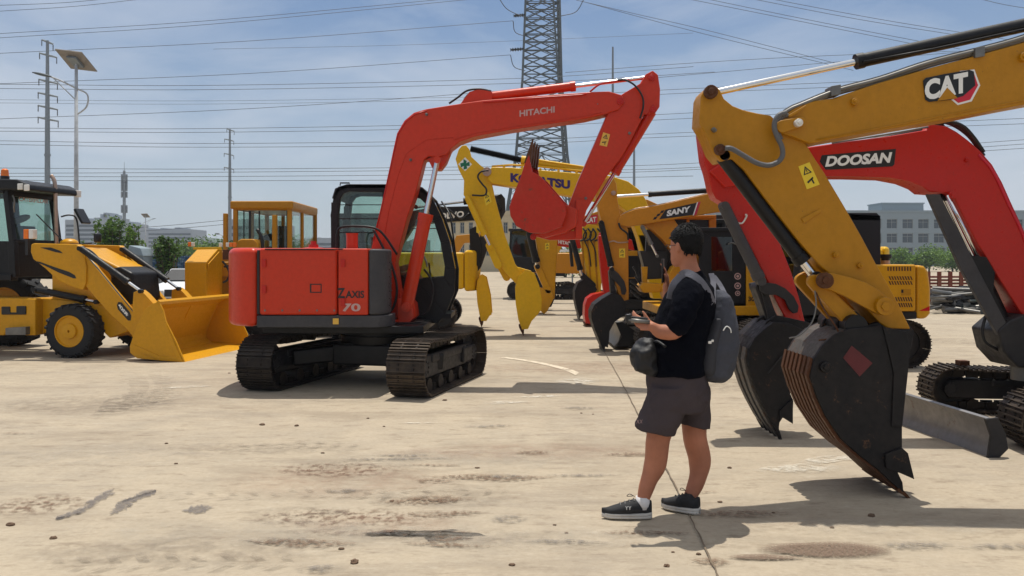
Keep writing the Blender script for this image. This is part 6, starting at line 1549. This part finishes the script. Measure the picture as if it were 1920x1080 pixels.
for a in (
          (640,975,1.5,.5,S_brown,'dirt_stain',0),(700,1000,1.6,.16,S_brown,'dirt_stain',-2),(560,962,.9,.3,S_dark,'dirt_stain',0),(830,935,1.5,.55,S_dark,'dirt_stain',0),(650,880,1.2,.6,S_brown,'dirt_stain',0),(620,900,2.0,1.1,S_red,'dust_stain',0),
          (690,985,1.4,.5,S_red,'dust_stain',0),(300,1040,2.2,.55,S_dark,'dirt_stain',0),(60,950,.8,.6,S_brown,'dirt_stain',0),(880,1010,1.3,.4,S_dark,'dirt_stain',0),(480,840,2.4,.6,S_dark,'dirt_stain',0),(180,760,3,1.6,S_dark,'dirt_stain',0),
          (260,750,.9,2.6,S_dark,'tyre_smear',12),(430,1000,3,.6,S_pale,'cement_stain',0),(900,860,3,1.0,S_pale,'cement_stain',0),(120,860,3,.9,S_pale,'cement_stain',0),(1000,1010,2,.5,S_pale,'cement_stain',0),
          (1500,880,.9,.34,S_white,'worn_line',14),(1560,862,.9,.22,S_white,'worn_line',25),(950,755,.75,.2,S_white,'worn_line',20),(1010,744,.9,.16,S_white,'worn_line',18),(350,726,.9,.2,S_white,'worn_line',25),
          (1075,715,.7,.9,S_white,'worn_line',-30),(780,794,.6,.08,S_white,'worn_line',0),(1000,850,3,.8,S_red,'dust_stain',0),(1120,690,4,1.8,S_red,'dust_stain',0),(1650,990,2.2,.4,S_pale,'cement_stain',0),(1800,640,6,1.6,S_dark,'dirt_stain',0),(1300,720,3,2,S_dark,'dirt_stain',0)):
    patch(*a)
def ragged(poly,mat,name):
    P_=[ground_pt(*q) for q in poly]; o=[]; m_=len(P_); zc[0]+=.0001
    for i in range(m_):
        a,b=P_[i],P_[(i+1)%m_]
        for k in range(7): o.append(a.lerp(b,k/7)+V((random.uniform(-1,1)*.018,random.uniform(-1,1)*.03,zc[0])))
    x=MB().add(o,[tuple(range(len(o)))]).build(name,mat); x['kind']='structure'
S_mud=stain_mat('dark_mud_film',(92,88,92),scale=34,amt=.5,thr=(.34,.5),edge=.04)
ragged([(87,976),(112,968),(140,960),(160,948),(178,934),(196,924),(215,918),(208,930),(188,942),(170,954),(140,968),(110,975)],S_mud,'mud_streak')
ragged([(210,966),(216,948),(232,938),(250,932),(268,922),(300,918),(296,926),(268,936),(245,946),(236,958)],S_mud,'mud_streak')
ragged([(345,957),(362,950),(380,949),(402,953),(388,960),(362,965)],S_mud,'mud_streak')
# curved worn line
mb=MB(); arc=cat_rom([ground_pt(*q) for q in ((905,668),(960,673),(1010,681),(1060,693),(1090,706),(1100,718))],8)
for i in range(len(arc)-1):
    a,b=arc[i],arc[i+1]; t=(b-a).normalized(); s=V((-t.y,t.x,0))*.06; z=V((0,0,.0075)); mb.add([a-s+z,b-s+z,b+s+z,a+s+z],[(0,1,2,3)])
x=mb.build('worn_line',stain_mat('worn_white_arc',(226,212,188),scale=6,amt=.75,thr=(.32,.5),edge=.05)); x['kind']='structure'
rs=random.Random(11)
S_br2=stain_mat('brown_scuff',(116,92,72),scale=30,amt=.7,thr=(.44,.58)); S_gy2=stain_mat('grey_scuff',(112,106,100),scale=24,amt=.6,thr=(.42,.6))
for k in range(34):
    px=rs.gauss(720,150) if k<22 else rs.uniform(0,1900); py=rs.uniform(850,1030) if k<22 else rs.uniform(720,1070)
    patch(px,py,rs.uniform(.25,.9),rs.uniform(.05,.22),S_br2 if rs.random()<.55 else S_gy2,'dirt_scuff',rs.uniform(-12,12))
# grit patch bottom right
patch(1560,1033,.85,.3,S_grit,'grit_patch'); patch(1430,1048,.45,.1,S_grit,'grit_patch',-5)
# expansion joint
mb=MB(); jl=[ground_pt(*q) for q in ((1130,655),(1150,690),(1178,742),(1222,830),(1262,905),(1300,985),(1345,1080),(1420,1250))]
jl=[p+V((random.uniform(-.004,.004),0,0)) for p in cat_rom(jl,10)]
for i in range(len(jl)-1):
    a,b=jl[i],jl[i+1]; s=V((.0035+.002*random.random(),0,0)); z=V((0,0,.012)); mb.add([a-s+z,b-s+z,b+s+z,a+s+z],[(0,1,2,3)])
struct(mb,'expansion_joint',plain('joint_filler',(112,98,80),rough=.9))
mb=MB(); jl=cat_rom([ground_pt(*q) for q in ((-300,870),(0,778),(90,755),(190,728),(260,705))],8)
for i in range(len(jl)-1):
    a,b=jl[i],jl[i+1]; s=V((0,.012,0)); z=V((0,0,.012)); mb.add([a-s+z,b-s+z,b+s+z,a+s+z],[(0,1,2,3)])
struct(mb,'expansion_joint',plain('joint_brown',(110,98,84),rough=.9))  # second joint, one plain brown strip
# tyre prints: chevron lugs pressed in rows
pm=stain_mat('tyre_print',(134,122,106),scale=16,amt=.3,thr=(.3,.55),edge=.12)
def print_row(pts,w,step,name):
    mb=MB(); P_=cat_rom([ground_pt(*q) for q in pts],24); acc=0
    for i in range(len(P_)-1):
        acc+=(P_[i+1]-P_[i]).length
        if acc<step: continue
        acc=0; t=(P_[i+1]-P_[i]).normalized(); s=V((-t.y,t.x,0)); c=P_[i]
        for sd in(-1,1):
            k=random.uniform(.6,1)
            a=c+s*sd*.03; b=c+s*sd*w*k-t*step*.5; h=t*step*.22; z=V((0,0,.0125)); mb.add([a-h+z,b-h+z,b+h+z,a+h+z],[(0,1,2,3)])
    x=mb.build(name,pm); x['kind']='structure'
print_row(((520,925),(620,928),(720,930),(850,925),(960,915)),.13,.12,'tyre_print')
print_row(((280,930),(420,932),(560,935)),.12,.13,'tyre_print')
print_row(((60,1062),(250,1060),(480,1056),(640,1060)),.14,.13,'tyre_print')
print_row(((430,842),(560,836),(700,832)),.13,.14,'tyre_print')
print_row(((270,700),(285,725),(262,755),(215,788)),.3,.13,'tyre_print')
print_row(((520,700-0),(300,860),(60,1000)),.16,.14,'tyre_print') if False else None
# small stones and debris, each its own
peb=[(605,850,.03),(895,878,.03),(492,797,.05),(556,799,.045),(1368,878,.035),(1634,968,.05),(1188,1001,.022),(330,870,.03),(1040,985,.02),(690,785,.03),(720,800,.025),(834,751,.045),(312,832,.03),(1262,1036,.02),(1310,1040,.03),(1062,1000,.02),(1350,942,.03),(1560,990,.025),(1090,775,.025),(1112,777,.02),(100,1010,.04),(20,985,.05),(640,1030,.03),(760,1005,.03),(960,1060,.03),(300,655,.05),(665,1055,.05),(735,940,.03),(1450,962,.02),(430,700,.03),(1250,1062,.035),(545,690,.03)]
dm=plain('dirt_clod',(104,82,64),rough=.95,bump=.5)
for i,(x,y,r) in enumerate(peb):
    r*=.5; c=ground_pt(x,y); mb=MB(); mb.ball(c+V((0,0,r*.22)),r,6,(random.uniform(.7,1.4),random.uniform(.6,1),.45))
    for k in range(len(mb.v)): mb.v[k]+=V((random.uniform(-1,1),random.uniform(-1,1),random.uniform(-.5,.5)))*r*.2
    o=mb.build('dirt_clod',dm); tag(o,'small brown clod of dirt lying on the concrete yard','dirt clod','dirt clods scattered on the concrete')
# ---------------- world
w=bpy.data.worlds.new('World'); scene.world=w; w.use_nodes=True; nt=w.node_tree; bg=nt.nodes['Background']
SUN_EL=76.5; SUN_AZ=2.0
sk=nt.nodes.new('ShaderNodeTexSky'); sk.sky_type='NISHITA'; sk.sun_disc=False; sk.sun_elevation=R(SUN_EL); sk.sun_rotation=R(SUN_AZ); sk.air_density=1.0; sk.dust_density=1.2; sk.ozone_density=1.6; sk.altitude=50
tc=nt.nodes.new('ShaderNodeTexCoord')
mp=nt.nodes.new('ShaderNodeMapping'); mp.inputs['Scale'].default_value=(1.0,1.0,3.2); mp.inputs['Rotation'].default_value=(0,R(-9),0); mp.inputs['Location'].default_value=(.55,.2,.1); nt.links.new(tc.outputs['Generated'],mp.inputs[0])
nz=N(nt,'ShaderNodeTexNoise',Scale=3.2,Detail=7,Roughness=.55,Distortion=.35); nt.links.new(mp.outputs[0],nz.inputs['Vector'])
cr=ramp(nt,nz.outputs['Fac'],[(.38,G(0)),(.70,G(.9))])
sx=nt.nodes.new('ShaderNodeSeparateXYZ'); nt.links.new(tc.outputs['Generated'],sx.inputs[0])
hz=ramp(nt,sx.outputs['Z'],[(0.0,G(.7)),(.14,G(.38)),(.36,G(.05))])
c0=mixc(nt,1.0,sk.outputs[0],(.66,.95,1.24,1),'MULTIPLY')
c1=mixc(nt,cr.outputs[0],c0,(7.6,8.6,10.4,1))
c2=mixc(nt,hz.outputs[0],c1,(8.2,9.0,9.6,1))
zen_fill=ramp(nt,sx.outputs['Z'],[(.36,G(0)),(.72,G(.85))]); c3=mixc(nt,zen_fill.outputs[0],c2,(10.5,10.6,10.8,1)); nt.links.new(c3,bg.inputs['Color']); bg.inputs['Strength'].default_value=.062  # dome whitened above the view, added as fill light for the shadows
sl=bpy.data.lights.new('sun','SUN'); sl.energy=3.7; sl.angle=R(.53); sl.color=(1,.95,.86)
so=bpy.data.objects.new('sun',sl); col.objects.link(so)
# light travels towards the camera and down
d=V((-math.sin(R(SUN_AZ))*math.cos(R(SUN_EL)),-math.cos(R(SUN_AZ))*math.cos(R(SUN_EL)),-math.sin(R(SUN_EL))))
so.rotation_euler=d.to_track_quat('-Z','Y').to_euler()
so.location=(0,0,60)
cam=bpy.data.cameras.new('camera'); co=bpy.data.objects.new('camera',cam); col.objects.link(co); scene.camera=co
co.location=(0,0,CH); co.rotation_euler=(R(90),0,0); cam.sensor_width=36; cam.lens=F/1920*36; cam.shift_y=-(540-HY)/1920; cam.clip_end=6000; cam.clip_start=.05
scene.view_settings.view_transform='Standard'; scene.view_settings.look='None'; scene.view_settings.exposure=0.21; scene.view_settings.gamma=1
scene.render.resolution_x=1024; scene.render.resolution_y=576
# ---------------- air
hz_=bpy.data.materials.new('haze_air'); hz_.use_nodes=True; nt=hz_.node_tree; nt.nodes.clear(); o_=nt.nodes.new('ShaderNodeOutputMaterial'); pv=nt.nodes.new('ShaderNodeVolumePrincipled'); pv.inputs['Density'].default_value=.00045; pv.inputs['Color'].default_value=(.86,.92,1,1); pv.inputs['Anisotropy'].default_value=.2; nt.links.new(pv.outputs[0],o_.inputs['Volume'])
h=MB().box((0,700,29),2400,1500,60).build('haze',hz_); h['kind']='stuff'
